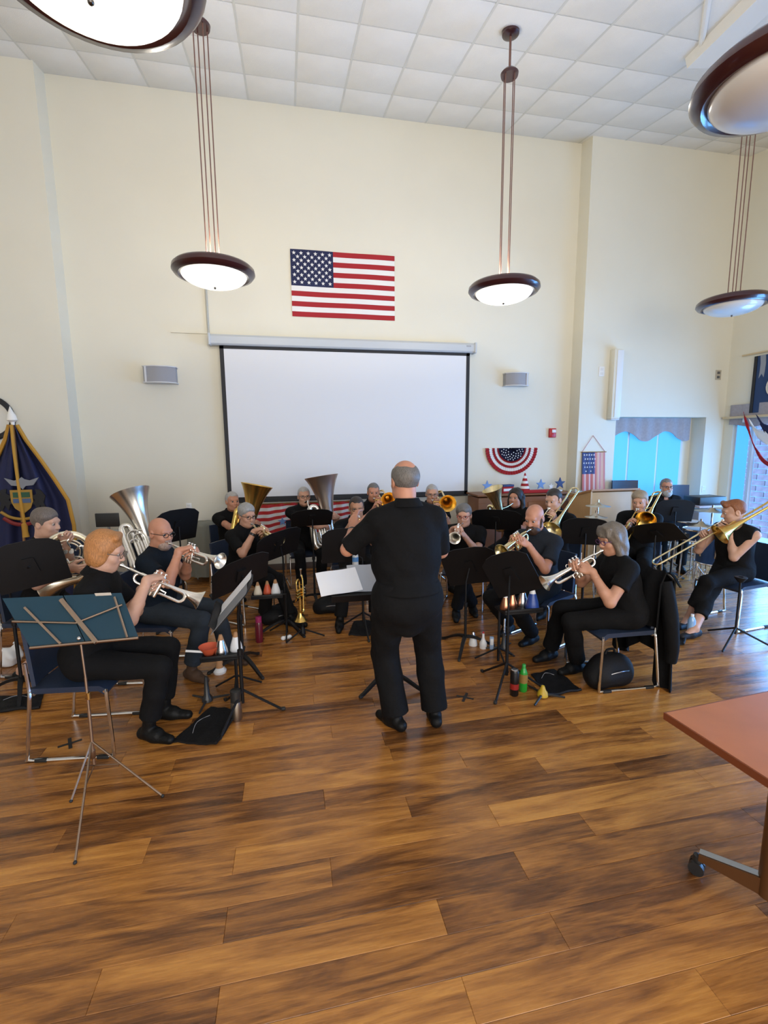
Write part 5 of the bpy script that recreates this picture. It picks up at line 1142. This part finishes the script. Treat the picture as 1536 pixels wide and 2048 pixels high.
# ------------------------------------------------------------------ mutes, bottles, bags on the floor
M_nyl = mat('black_nylon', (.006, .006, .007), .6, spec=.25, bump=.3, bscale=120); M_wp = mat('white_plastic', (.78, .78, .78), .4); M_dk = mat('dark_plastic', (.02, .02, .02), .4)
def floor_thing(name, label, cat, px, py, rz=0, z=0, group=None): p = fl(px, py); return thing(name, label, cat, (p.x, p.y, z), R(rz), group)
def pouch(pts, label, mark=True, name='cloth_pouch'):
    q = [fl(*p) for p in pts]; c = sum(q, Vector())/4; t = thing(name, label, 'pouch', (c.x, c.y, 0))
    P = [[((q[0]*(1-i/8)+q[1]*i/8)*(1-j/8)+(q[3]*(1-i/8)+q[2]*i/8)*j/8)-c+Vector((0, 0, .009+.005*math.sin(i*1.3+j)+.004*math.sin(j*1.9))) for j in range(9)] for i in range(9)]
    MB().sheet(P, .012).ob('fabric', M_nyl, t, smooth=70); e = [P[i][8]+Vector((0, 0, .006)) for i in range(9)]; MB().tube(e, .011, 6).ob('rolled_edge', M_nyl, t)
    if mark:
        MB().tube(smoothpath([P[2][2]+Vector((0, 0, .009)), P[4][1]+Vector((0, 0, .010)), P[6][2]+Vector((0, 0, .009))]), .0022, 5).ob('printed_script', mat('grey_print', (.25, .25, .27), .6), t)
    return t
pouch([(345, 1487), (422, 1416), (478, 1424), (432, 1492)], 'flat black nylon pouch on the floor by the copper-haired woman feet')
pouch([(1062, 1352), (1108, 1340), (1162, 1382), (1098, 1394)], 'flat black pouch with pale lettering on the floor before the long-haired woman')
pouch([(-20, 1398), (88, 1388), (80, 1418), (-20, 1428)], 'black pouch on the floor at the left edge under the music stand')
pouch([(697, 1272), (708, 1244), (752, 1242), (744, 1272)], 'black pouch on the floor left of the conductor legs', False)
pouch([(1318, 1290), (1330, 1264), (1372, 1272), (1366, 1292)], 'dark pouch on the floor between the right-hand chairs', False)
def bottle(px, py, label, prof, body, cap, cat='bottle', name='water_bottle', band=None, n=20):
    t = floor_thing(name, label, cat, px, py); MB().lathe(prof, n=n).ob('body', body, t)
    h_ = prof[-1][0]; r_ = cap[1]; MB().lathe([(h_-.005, .001), (h_-.005, r_), (h_+cap[0], r_), (h_+cap[0]+.004, r_*.8), (h_+cap[0]+.004, .001)], n=n).ob('cap', cap[2], t)
    if band: MB().lathe([(band[0], band[2]), (band[1], band[2])], n=n).ob('label_band', band[3], t)
    return t
bottle(474, 1438, 'steel and black vacuum bottle at the foot of the edge-on stand', [(0, .001), (0, .036), (.01, .038), (.12, .038), (.14, .033)], mat('brushed_steel', (.40, .36, .30), .35, 1.0), (.075, .036, M_dk))
bottle(519, 1283, 'dark red flip-top sports bottle under the cornet player', [(0, .001), (0, .035), (.01, .037), (.18, .037), (.2, .03)], mat('red_bottle', (.12, .008, .02), .25), (.05, .030, mat('magenta_cap', (.30, .02, .10), .4)))
bottle(1028, 1390, 'tall black energy drink can with red mark beside the green bottle', [(0, .001), (0, .027), (.008, .033), (.19, .033), (.2, .028)], mat('black_can', (.010, .009, .010), .28, .3), (.006, .027, mat('can_rim', (.5, .5, .5), .3, 1.0)), 'can', 'drink_can', (.055, .10, .0335, mat('can_red', (.28, .015, .012), .35)))
bottle(1046, 1382, 'green soda bottle with red and yellow label beside the black can', [(0, .001), (0, .024), (.01, .031), (.07, .030), (.10, .032), (.15, .030), (.175, .020), (.195, .012)], mat('green_pet', (.02, .30, .03), .15), (.02, .014, mat('green_cap', (.03, .32, .05), .4)), 'bottle', 'soda_bottle', (.075, .145, .0325, mat('soda_label', (.28, .16, .04), .5)))
# water bottle standing on the near-left music shelf behind the conductor stand
wb = at(711, 1136, 4.4); sb_ = fl(727, 1262); ws = thing('side_shelf', 'small black clip-on shelf left of the conductor holding a water bottle', 'shelf', (wb.x, wb.y, wb.z))
MB().cbox((0, 0, -.012), (.14, .11, .018), .005).ob('tray', M_stand, ws); MB().tube([(0, 0, -.02), (sb_.x-wb.x, sb_.y-wb.y, -.02)], .008, 8).ob('clamp_arm', M_stand, ws)
t = thing('water_bottle', 'clear water bottle with blue label left of the conductor', 'bottle', (wb.x, wb.y, wb.z-.002)); M_pet = mat('clear_pet', (.62, .66, .68), .12, spec=.7)
MB().lathe([(0, .001), (0, .028), (.01, .032), (.03, .030), (.05, .032), (.07, .030)], n=18).ob('body', M_pet, t); MB().lathe([(.07, .0315), (.115, .0315)], n=18).ob('label_band', mat('blue_label', (.10, .28, .60), .4), t); MB().lathe([(.115, .031), (.15, .026), (.18, .014), (.195, .013)], n=18).ob('shoulder', M_pet, t); MB().lathe([(.195, .001), (.195, .015), (.21, .015), (.21, .001)], n=14).ob('cap', M_wp, t)
# clamp-on trays with mutes
def mute(p, rz, label, body, ring, sc=1.0, ax=(0, 0, 1), group='trumpet mutes'):
    t = thing('trumpet_mute', label, 'mute', p, rz, group)
    MB().lathe([(0, .001), (0, .050*sc), (.01*sc, .052*sc), (.05*sc, .045*sc), (.12*sc, .024*sc), (.125*sc, .001)], ax=ax, n=20).ob('cone', body, t); MB().lathe([(.118*sc, .024*sc), (.16*sc, .012*sc), (.162*sc, .001)], ax=ax, n=16).ob('cork_end', ring, t); return t
def tray(px, py, Y, label, stand_xy=None, w=.30):
    c = at(px, py, Y); b = stand_xy or (c.x, c.y+.0); t = thing('mute_tray', label, 'tray', (b[0], b[1], 0)); o = Vector((b[0], b[1], 0))
    MB().cbox(c-o, (w, .2, .018), .006).ob('tray', M_stand, t); MB().cbox(c-o+Vector((0, -.095, .018)), (w, .012, .03), .004).ob('rim', M_stand, t); MB().tube([Vector((0, 0, .02)), Vector((0, 0, c.z))], .012, 8).ob('pole', M_stand, t)
    for k in range(3):
        a = k*2.094+.5; MB().tube([(0, 0, .14), (.2*math.cos(a), .2*math.sin(a), .012)], .008, 7).ob('leg', M_stand, t)
    if (c-o).to_2d().length > .05: MB().tube([Vector((0, 0, c.z-.004)), c-o-Vector((0, 0, .004))], .009, 8).ob('arm', M_stand, t)
    return c
M_cork = mat('cork', (.42, .22, .10), .8); M_copper = mat('copper_mute', (.65, .28, .16), .3, 1.0); M_blue = mat('blue_mute', (.02, .06, .28), .35); M_alu = mat('spun_aluminium', (.75, .75, .76), .25, 1.0); M_or = mat('orange_mute', (.60, .10, .04), .45); M_cream = mat('cream_mute', (.70, .62, .48), .5)
c = tray(447, 1308, 3.45, 'black clamp tray with mutes beside the edge-on stand', (-.47, 3.5))
def put(c, dx, dz=.009, dy=0): return (c.x+dx, c.y+dy, c.z+dz)
t = thing('plunger_mute', 'orange rubber plunger mute on the tray by the edge-on stand', 'mute', put(c, -.10)); MB().lathe([(0, .035), (.03, .05), (.06, .072), (.064, .074), (.06, .066), (.035, .048), (.012, .001)], n=24).ob('cup', M_or, t); MB().tube([(-.03, 0, .02), (-.16, -.02, .05)], .009, 8).ob('handle', M_wp, t)
mute(put(c, -.01, dy=-.02), 0, 'silver ball-shaped mute on the tray by the edge-on stand', M_alu, M_cork, .95); mute(put(c, .09, dy=.03), 0, 'white mute at the right end of the tray by the edge-on stand', M_wp, M_cork, .9)
t = floor_thing('trumpet_mute', 'copper and white mute standing on the floor below the mute tray', 'mute', 440, 1345, group='trumpet mutes'); MB().lathe([(0, .001), (0, .05), (.02, .055), (.05, .035)], n=20).ob('cup', M_wp, t); MB().lathe([(.05, .034), (.13, .022), (.2, .018), (.2, .001)], n=20).ob('cone', M_cork, t)
c = tray(535, 1190, 4.55, 'black clamp tray with mutes under the grey-haired cornet player stand', (-.10, 4.55))
mute(put(c, -.09), 0, 'cream mute on the tray under the cornet player stand', M_cream, M_cork, .8); mute(put(c, .0, dy=.02), 0, 'red-banded mute on the tray under the cornet player stand', M_or, M_cork, .8); mute(put(c, .08), 0, 'white dome mute on the tray under the cornet player stand', M_wp, M_cork, .9)
c = tray(1037, 1218, 3.4, 'black clamp tray with copper and blue mutes before the long-haired woman', (1.70, 3.52), .34)
mute(put(c, -.12), 0, 'copper mute at the left of the tray before the long-haired woman', M_copper, M_wp, .85); mute(put(c, -.04, dy=.04), 0, 'second copper mute on the tray before the long-haired woman', M_copper, M_cork, .85); mute(put(c, .06, dy=.05), 0, 'cork-topped mute at the back of the tray before the long-haired woman', M_alu, M_cork, .95); mute(put(c, .10, dy=-.04), 0, 'blue and white mute at the right of the tray before the long-haired woman', M_blue, M_wp, 1.1)
# trumpet peg stands
def peg(px, py, label, body=M_dk, cone=M_dk, n=3, rot=0, hgt=.20):
    t = floor_thing('instrument_stand', label, 'instrument stand', px, py, rot); MB().lathe([(.012, .001), (.012, .04), (.04, .036), (.06, .022), (hgt, .012), (hgt+.006, .001)], n=18).ob('peg', cone, t)
    for k in range(n):
        a = k*2*math.pi/n; MB().tube([(.03*math.cos(a), .03*math.sin(a), .025), (.16*math.cos(a), .16*math.sin(a), .010)], [.010, .007], 7).ob('leg', body, t)
    return t
peg(415, 1404, 'small black trumpet peg stand on the floor by the black pouch', rot=20)
peg(1085, 1394, 'low yellow and black tripod instrument stand in front of the black pouch', cone=mat('yellow_plastic', (.55, .36, .02), .4), hgt=.09, rot=-20)
peg(1007, 1300, 'black trumpet peg stand beside the white spray bottle', hgt=.16, rot=40)
# gold trumpet parked on a tripod stand
gb = fl(606, 1272); t = thing('instrument_stand', 'black tripod stand holding the parked gold trumpet', 'instrument stand', (gb.x, gb.y, 0)); MB().tube([(0, 0, .05), (0, 0, .27)], .010, 8).ob('post', M_stand, t); MB().lathe([(.02, .001), (.02, .03), (.08, .022), (.1, .011)], n=14).ob('hub', M_stand, t)
for k in range(3):
    a = k*2.094-.3; MB().tube([(0, 0, .075), (.22*math.cos(a), .22*math.sin(a), .012)], .008, 7).ob('leg', M_stand, t)
trumpet('gold trumpet parked bell down on a tripod stand', (gb.x, gb.y, .69), (0.0, .02, -1), M_lacq, 30)
# spray bottle, oil and box at the curved-top stand
t = floor_thing('spray_bottle', 'white spray bottle with red tip on the floor by the curved-top stand', 'bottle', 966, 1296); MB().lathe([(0, .001), (0, .032), (.05, .034), (.08, .02), (.1, .012), (.14, .010), (.145, .001)], n=16).ob('body', M_wp, t); MB().lathe([(.145, .001), (.145, .009), (.16, .006), (.161, .001)], n=10).ob('nozzle', M_fire, t)
t = floor_thing('oil_tube', 'white and blue valve oil box standing beside the white spray bottle', 'box', 983, 1298, -20); MB().cbox((0, 0, .06), (.035, .03, .12), .004).ob('carton', mat('pale_blue', (.30, .42, .62), .5), t); MB().cbox((0, -.017, .075), (.028, .003, .06), .001).ob('printed_panel', M_wp, t)
mute(tuple(fl(946, 1290))[:2]+(0.0,), 0, 'pale mute on the floor left of the white spray bottle', M_wp, M_alu, .8)
t = floor_thing('tissue_ball', 'crumpled white tissues on the floor under the cornet player tray', 'tissue', 573, 1280)
for k in range(3): MB().ball((.03*(k-1), .01*k, .022), (.025, .02, .022), 8, 6).ob('crumple', M_wp, t, smooth=0)
# bags
def bag(px, py, w, d, h, label, rz=0, m=None, name='backpack'):
    t = floor_thing(name, label, 'bag', px, py, rz); m = m or M_nyl
    F = Field(V3(-w/2, -d/2, 0)-.04, V3(w/2, d/2, h)+.04, .010); F.ell(V3(0, 0, h*.48), np.array([w/2, d/2, h*.55]), None, .03); F.cone(V3(-w*.3, 0, h*.3), V3(w*.3, 0, h*.3), d*.42, d*.42, .06); F.cone(V3(-w*.25, -d*.3, h*.35), V3(w*.25, -d*.3, h*.35), d*.22, d*.22, .03); F.cut(V3(0, 0, .002), V3(0, 0, -1)); F.ripple(.006, 22)
    link('shell', np_mesh('shell', [F.nets()], m), t); MB().tube(smoothpath([(-w*.12, 0, h*.97), (-w*.08, 0, h*1.12), (w*.08, 0, h*1.12), (w*.12, 0, h*.97)]), .010, 8).ob('carry_handle', M_nyl, t); MB().tube(smoothpath([(-w*.4, -d*.35, h*.45), (0, -d*.56, h*.62), (w*.4, -d*.35, h*.45)]), .005, 6).ob('zip', M_steel, t); return t
bag(1216, 1366, .40, .22, .25, 'black backpack on the floor under the long-haired woman chair', 8)
bag(662, 1222, .36, .22, .17, 'black gig bag on the floor behind the conductor stand', 0); bag(560, 1240, .34, .24, .16, 'dark instrument bag on the floor under the grey-haired cornet player', 20)
t = floor_thing('paper_bag', 'crumpled white plastic bag on the floor at the left edge', 'bag', 12, 1330); F = Field(V3(-.16, -.12, 0), V3(.16, .12, .2), .010); F.ell(V3(0, 0, .07), np.array([.13, .09, .09]), None, .02); F.cone(V3(.05, 0, .1), V3(.09, 0, .15), .04, .03, .02); F.ripple(.014, 40); F.cut(V3(0, 0, .004), V3(0, 0, -1)); link('crumpled_film', np_mesh('crumpled_film', [F.nets()], M_wp), t)
MB().tube([(.07, 0, .16), (.1, 0, .19), (.08, 0, .2)], .012, 6).ob('knot', M_wp, t)
# jacket over the back of the long-haired woman's chair
t = thing('jacket', 'black jacket draped over the back of the long-haired woman chair', 'jacket', (2.70, 3.12, 0)); P = []
for i in range(25):
    y_ = -.30+.60*i/24; f_ = .03*math.sin(i*1.1); row = []
    for j in range(15):
        s_ = j/14; 
        if s_ < .25: x_, z_ = -.075+.02*math.sin(i*.7), .50+.40*(s_/.25)
        elif s_ < .34: a = (s_-.25)/.09*math.pi; x_, z_ = -.02-.055*math.cos(a), .90+.035*math.sin(a)
        else: k_ = (s_-.34)/.66; x_, z_ = .04+.015*k_+f_*k_, .89-(.70+.10*math.sin(i*.35+1)+(.12 if i < 6 else 0))*k_
        row.append((x_+f_*.4, y_*(1+.10*s_), z_))
    P.append(row)
MB().sheet(P, .012).ob('drape', cloth_mat(*BLACK), t, smooth=80); MB().tube(smoothpath([(.0, -.26, .86), (.02, -.31, .62), (.05, -.32, .38), (.06, -.31, .24)]), [.05, .055, .05, .04], 10).ob('sleeve', cloth_mat(*BLACK), t)
# tape crosses on the floor
M_tape = mat('black_tape', (.015, .013, .012), .6)
for (px, py), lb, r0 in (((140, 1487), 'black tape cross on the floor under the copper-haired woman chair', 25), ((930, 1395), 'black tape cross on the floor right of the conductor shoes', -35)):
    t = floor_thing('tape_cross', lb, 'tape mark', px, py, r0); MB().box((0, 0, .0015), (.13, .02, .001)).ob('strip', M_tape, t); MB().box((0, 0, .0025), (.02, .13, .001)).ob('strip', M_tape, t)
# ------------------------------------------------------------------ table at the right edge
M_tab = mat('cherry_laminate', (.50, .165, .060), .32, noise=.10, nscale=5, coat=.2); M_tedge = mat('cherry_edge', (.20, .05, .016), .45); M_leg = mat('bronze_metal', (.16, .075, .03), .4, .6)
tc = fl(1332, 1425, .74); te_ = fl(1536, 1556, .74); e1 = (te_-tc); e1.z = 0; ang = math.atan2(e1.y, e1.x); u = e1.normalized(); v = Vector((-u.y, u.x, 0)) if True else 0
t = thing('table', 'cherry laminate table on casters at the lower right corner', 'table', (tc.x, tc.y, 0)); LT, WT = 1.6, .75
if v.x < 0: v = -v
MB().prism([(0, 0), (LT, 0), (LT, WT), (0, WT)], (0, 0, .715), u, v, (0, 0, .024)).ob('top', M_tab, t)
MB().prism([(-.006, -.006), (LT+.006, -.006), (LT+.006, 0), (-.006, 0)], (0, 0, .708), u, v, (0, 0, .030)).ob('edge_band', M_tedge, t); MB().prism([(-.006, 0), (0, 0), (0, WT), (-.006, WT)], (0, 0, .708), u, v, (0, 0, .030)).ob('edge_band', M_tedge, t)
tl = fl(1531, 1815)-Vector((tc.x, tc.y, 0)); ft = fl(1395, 1745)-Vector((tc.x, tc.y, 0))
MB().tube([tl+Vector((0, 0, .06)), tl+Vector((0, 0, .71))], .035, 14).ob('column', M_leg, t)
d_ = (ft-tl); d_.z = 0; dn_ = d_.normalized(); sd_ = Vector((-dn_.y, dn_.x, 0))
ftm = MB(); ftm.prism([(-.05, .055), (d_.length, .075), (d_.length, .105), (-.05, .145)], tl-sd_*.022, dn_, Vector((0, 0, 1)), sd_*.044); ftm.ob('foot', M_leg, t)
MB().prism([(-.05, .1455), (d_.length, .1055), (d_.length, .108), (-.05, .148)], tl-sd_*.016, dn_, Vector((0, 0, 1)), sd_*.032).ob('foot_strip', mat('strip_silver', (.45, .45, .45), .3, 1.0), t)
cp = tl+dn_*(d_.length+.005)
cw = MB()
for s in (-1, 1): MB().lathe([(-.011, .001), (-.011, .030), (.011, .030), (.011, .001)], o=cp+sd_*(.016*s)+Vector((0, 0, .031)), ax=sd_, n=18).ob('caster_wheel', M_dk, t)
MB().lathe([(.03, .012), (.06, .02), (.085, .016), (.09, .001)], o=cp, n=14).ob('caster_fork', M_dk, t)
# ------------------------------------------------------------------ sideboard, lectern and decorations at the back right
M_oak = mat('warm_oak', (.42, .20, .06), .45, noise=.12, nscale=6); M_wal = mat('walnut_panel', (.22, .085, .032), .45, noise=.15, nscale=4); M_lect = mat('pale_maple', (.58, .36, .16), .45, noise=.06, nscale=5)
xl_, xr_ = at(955, 990, 6.5).x, at(1150, 990, 6.5).x; zt_ = at(955, 990, 6.5).z
t = thing('sideboard', 'brown wooden sideboard under the fan bunting', 'sideboard', ((xl_+xr_)/2, 6.72, 0)); wS = xr_-xl_
MB().cbox((0, 0, zt_/2-.02), (wS-.04, .44, zt_-.06), .006).ob('body', M_wal, t); MB().cbox((0, 0, zt_-.015), (wS, .48, .03), .006).ob('top', M_wal, t)
for k in range(4): dr = MB().cbox((-wS/2+wS*(k+.5)/4, -.226, zt_*.48), (wS/4-.03, .018, zt_-.22), .004).ob('door', M_wal, t); MB().tube([(-wS/2+wS*(k+.5)/4+.12*(-1)**k, -.25, zt_*.55), (-wS/2+wS*(k+.5)/4+.12*(-1)**k, -.25, zt_*.65)], .006, 6).ob('handle', M_brass, dr)
tx = lambda px: at(px, 975, 6.7).x
def star_deco(px, r_, m_, label):
    t = thing('star_ornament', label, 'ornament', (tx(px), 6.68, zt_), 0, 'star ornaments on the sideboard'); MB().prism(star(r_), (0, .01, r_+.03), (1, 0, 0), (0, 0, 1), (0, -.02, 0)).ob('star', m_, t); MB().cbox((0, 0, .012), (.07, .05, .024), .004).ob('base', M_wp, t)
M_pb = mat('powder_blue', (.16, .30, .60), .5); M_nb = mat('deep_blue', (.02, .04, .14), .5)
star_deco(973, .085, M_pb, 'pale blue star ornament at the left end of the sideboard'); star_deco(1080, .085, M_pb, 'pale blue star ornament right of centre on the sideboard'); star_deco(1118, .095, M_nb, 'dark blue star ornament at the right end of the sideboard'); star_deco(1100, .05, M_wp, 'small white star ornament on the right of the sideboard')
t = thing('flag_box', 'small striped box on the left of the sideboard', 'box', (tx(1012), 6.68, zt_)); MB().cbox((0, 0, .05), (.2, .1, .1), .005, rz=.2).ob('carton', M_red, t); MB().cbox((.0, -.01, .115), (.2, .1, .03), .004, rz=.2).ob('lid', M_nb, t); MB().cbox((0, -.055, .05), (.17, .012, .04), .003, rz=.2).ob('stripe', M_wp, t)
t = thing('ribbon_tree', 'red and white striped cone tree on the sideboard below the bunting', 'ornament', (tx(1048), 6.68, zt_)); 
for k in range(7): MB().lathe([(.02+.04*k, .085-.011*k), (.06+.04*k, .075-.011*k)], n=18).ob('ribbon_ring', (M_red, M_wp)[k % 2], t)
MB().lathe([(0, .05), (.02, .05), (.02, .001)], n=14).ob('base', M_nb, t)
t = thing('table_runner', 'striped blue and red runner along the front of the sideboard top', 'runner', (tx(1068), 6.52, zt_)); MB().sheet([[(-.30+.6*i/12, -.04, .006), (-.30+.6*i/12, -.055, -.01+.0*i)] if False else [(-.30+.6*i/12, .10-.06*j, .006+.002*(i % 2)) for j in range(3)] for i in range(13)], .006).ob('runner_cloth', M_nb, t); MB().cbox((0, -.03, .03), (.58, .02, .05), .005).ob('fringe', M_red, t)
t = thing('lectern', 'pale maple lectern with a sloped top beside the sideboard', 'lectern', (at(1205, 980, 6.0).x, 6.0, 0), R(180)); zl = at(1205, 978, 6.0).z; wl = .72
for s in (-1, 1): MB().prism([(-.26, 0), (.26, 0), (.26, zl), (-.26, zl-.14)], (s*(wl/2)-.012, 0, 0), (0, 1, 0), (0, 0, 1), (.024, 0, 0)).ob('side_panel', M_lect, t)
MB().cbox((0, .22, zl/2), (wl-.02, .02, zl-.04), .004).ob('front_panel', M_lect, t); MB().cbox((0, -.0, zl*.5), (wl-.04, .46, .02), .004).ob('shelf', M_lect, t); MB().cbox((0, -.20, zl*.40), (wl-.03, .02, zl*.78), .004).ob('back_panel', mat('maple_panel', (.50, .30, .15), .45, noise=.06, nscale=5), t)
MB().prism([(-.30, zl-.15), (.29, zl+.005), (.29, zl+.03), (-.30, zl-.12)], (-(wl/2+.03), 0, 0), (0, 1, 0), (0, 0, 1), (wl+.06, 0, 0)).ob('top', M_oak, t)
# ------------------------------------------------------------------ drums by the niche window
dx = at(1410, 1100, 5.1)
M_drum = mat('drum_shell_blue', (.04, .09, .22), .25, .3); M_head = mat('drum_head', (.70, .72, .74), .5); M_cym = mat('cymbal_bronze', (.55, .50, .42), .25, 1.0)
def drum(px, Y, z, r, h, label, tilt=0):
    p = at(px, 1080, Y); t = thing('drum', label, 'drum', (p.x, Y, 0), 0, 'drums by the niche window'); 
    MB().lathe([(z, r), (z+h, r)], n=28).ob('shell', M_drum, t); MB().lathe([(z+h+.002, .001), (z+h+.002, r*.98)], n=28).ob('batter_head', M_head, t); MB().lathe([(z+.002, .001), (z+.002, r*.98)], n=28).ob('bottom_head', M_head, t)
    for zz in (z, z+h): MB().tube([(math.cos(a)*r*1.02, math.sin(a)*r*1.02, zz) for a in [2*math.pi*i/28 for i in range(28)]], .010, 6, close=True).ob('hoop', M_chrome, t)
    for k in range(8):
        a = k*math.pi/4; MB().cbox((math.cos(a)*(r+.012), math.sin(a)*(r+.012), z+h/2), (.022, .022, h*.5), .004, rz=a).ob('lug', M_chrome, t)
    for k in range(3):
        a = k*2.094+.4; MB().tube([(math.cos(a)*r*.9, math.sin(a)*r*.9, z+.02), (math.cos(a)*(r*.9+.02), math.sin(a)*(r*.9+.02), .01)], .010, 7).ob('leg', M_chrome, t)
drum(1396, 5.0, .62, .18, .14, 'blue snare drum on a chrome stand left of the drum group'); drum(1432, 4.75, .38, .20, .36, 'blue floor tom on chrome legs beside the ginger-haired trombonist'); drum(1375, 5.4, .55, .16, .24, 'blue tom-tom behind the snare drum')
def cymbal(px, py, Y, r, label, tl=8):
    p = at(px, py, Y); t = thing('cymbal', label, 'cymbal', (p.x, Y, 0), 0, 'cymbals by the niche window'); MB().lathe([(p.z, r), (p.z+.02, r*.3), (p.z+.045, r*.16), (p.z+.05, .001)], n=32).ob('plate', M_cym, t); MB().tube([(0, 0, .25), (0, 0, p.z+.08)], .011, 8).ob('stand_pole', M_chrome, t)
    for k in range(3):
        a = k*2.094; MB().tube([(0, 0, .3), (.26*math.cos(a), .26*math.sin(a), .012)], .009, 7).ob('stand_leg', M_chrome, t)
cymbal(1425, 1022, 5.3, .22, 'bronze cymbal behind the ginger-haired trombonist'); cymbal(1402, 1050, 4.9, .17, 'small bronze hi-hat cymbal over the snare drum'); cymbal(1196, 1012, 5.15, .15, 'small cymbal on a pole in front of the lectern'); cymbal(1192, 1034, 4.9, .13, 'lower small cymbal in front of the lectern')
# printer-like keyboard case on a cart beside the window
t = thing('equipment_cart', 'grey equipment cart stacked with cases right of the percussionist', 'cart', (at(1415, 1020, 6.1).x, 6.15, 0)); zz = at(1415, 1008, 6.1).z
for k, (h_, m_) in enumerate(((zz-.35, mat('cart_grey', (.30, .32, .35), .5)), )): MB().cbox((0, 0, .35+(zz-.35)/2-.05), (.62, .4, zz-.45), .01).ob('cabinet', m_, t)
MB().cbox((0, 0, zz-.02), (.66, .44, .03), .006).ob('top', mat('cart_top', (.45, .38, .38), .5), t); MB().cbox((-.02, 0, zz+.06), (.5, .32, .13), .02).ob('case', M_dk, t)
for sx in (-1, 1):
    for sy in (-1, 1): MB().tube([(.27*sx, .16*sy, .01), (.27*sx, .16*sy, .32)], .014, 8).ob('leg', M_steel, t)
# stacked and empty chairs
for px, Y, az_, n_, lb, gr in ((1266, 6.4, -100, 5, 'navy chair in the stack behind the lectern, left of the percussionist', 'chair stack left of the percussionist'), (1372, 6.45, -100, 4, 'navy chair in the stack right of the percussionist', 'chair stack right of the percussionist')):
    p = at(px, 985, Y)
    for k in range(n_): chair(p.x+.004*k, Y+.012*k, az_, lb.replace('navy chair in', ('topmost', 'second from top', 'third from top', 'fourth from top', 'lowest')[n_-1-k]+' navy chair of') if n_-1-k < 4 else lb.replace('navy chair in', 'lowest navy chair of'), gr, k*.105)
p = at(182, 1075, 5.55); chair(p.x, 5.55, -30, 'empty navy chair behind the copper-haired woman')
bottle(1381, 1272, 'clear water bottle tinted blue for reflected daylight by the ginger-haired woman foot', [(0, .001), (0, .032), (.01, .035), (.16, .035), (.20, .018)], mat('daylight_tinted_clear', (.25, .45, .75), .1, spec=.8), (.02, .015, M_wp))  # blue of the reflected daylight is put into the bottle colour
# monitor on a cart near the flag, draped rack by the wall
mp = at(215, 1040, 5.85); t = thing('tablet_stand', 'small black monitor on a pole near the navy flag', 'monitor', (mp.x, mp.y, 0)); MB().cbox((0, 0, mp.z), (.26, .025, .16), .006, rz=-.1).ob('screen', M_dk, t); MB().tube([(0, .02, .05), (0, .02, mp.z-.05)], .014, 8).ob('pole', M_steel, t); MB().cbox((0, 0, mp.z-.17), (.28, .2, .08), .01).ob('mixer', mat('mixer_grey', (.35, .37, .36), .5), t); MB().lathe([(0, .001), (0, .2), (.02, .2), (.035, .02)], n=20).ob('base', M_dk, t)
gp = at(405, 1060, 6.7); t = thing('draped_rack', 'rack under a wrinkled grey cloth against the wall left of the gold tuba player', 'rack', (gp.x, 6.78, 0)); zz = at(405, 1046, 6.7).z; P = []
for i in range(33):
    a = 2*math.pi*i/32; r_ = .15+.016*math.sin(i*2.1); P.append([(math.cos(a)*r_*q*1.35, math.sin(a)*r_*q, z_) for q, z_ in ((.02, zz+.01), (.9, zz), (1.0, zz-.05), (1.03, zz*.5), (1.12, .08))])
MB().sheet(P, .01).ob('cloth', mat('grey_cloth', (.22, .22, .18), .9, bump=.3, bscale=40), t, smooth=80)
for s in (-1, 1): MB().tube([(.12*s, 0, .01), (.12*s, 0, zz-.03)], .012, 8).ob('post', M_steel, t)
# trombone stand at the far right
sp_ = fl(1468, 1288); t = thing('instrument_stand', 'empty black trombone stand by the ginger-haired trombonist', 'instrument stand', (sp_.x, sp_.y, 0)); MB().tube([(0, 0, .10), (0, 0, .62)], .009, 8).ob('post', M_stand, t); MB().lathe([(.60, .02), (.64, .05), (.65, .05), (.65, .02)], n=16).ob('bell_rest', M_stand, t)
for k in range(3):
    a = k*2.094-.6; MB().tube([(0, 0, .16), (.30*math.cos(a), .30*math.sin(a), .012)], .009, 7).ob('leg', M_stand, t)
# blue star on the striped drape
c = wallpt(565, 1043, YB-.08); tag(MB().prism(star(.07), (0, 0, 0), (1, 0, 0), (0, 0, 1), (0, -.012, 0)).ob('star_ornament', M_pb, None, c), 'bright blue star pinned on the striped drape under the screen', 'ornament')
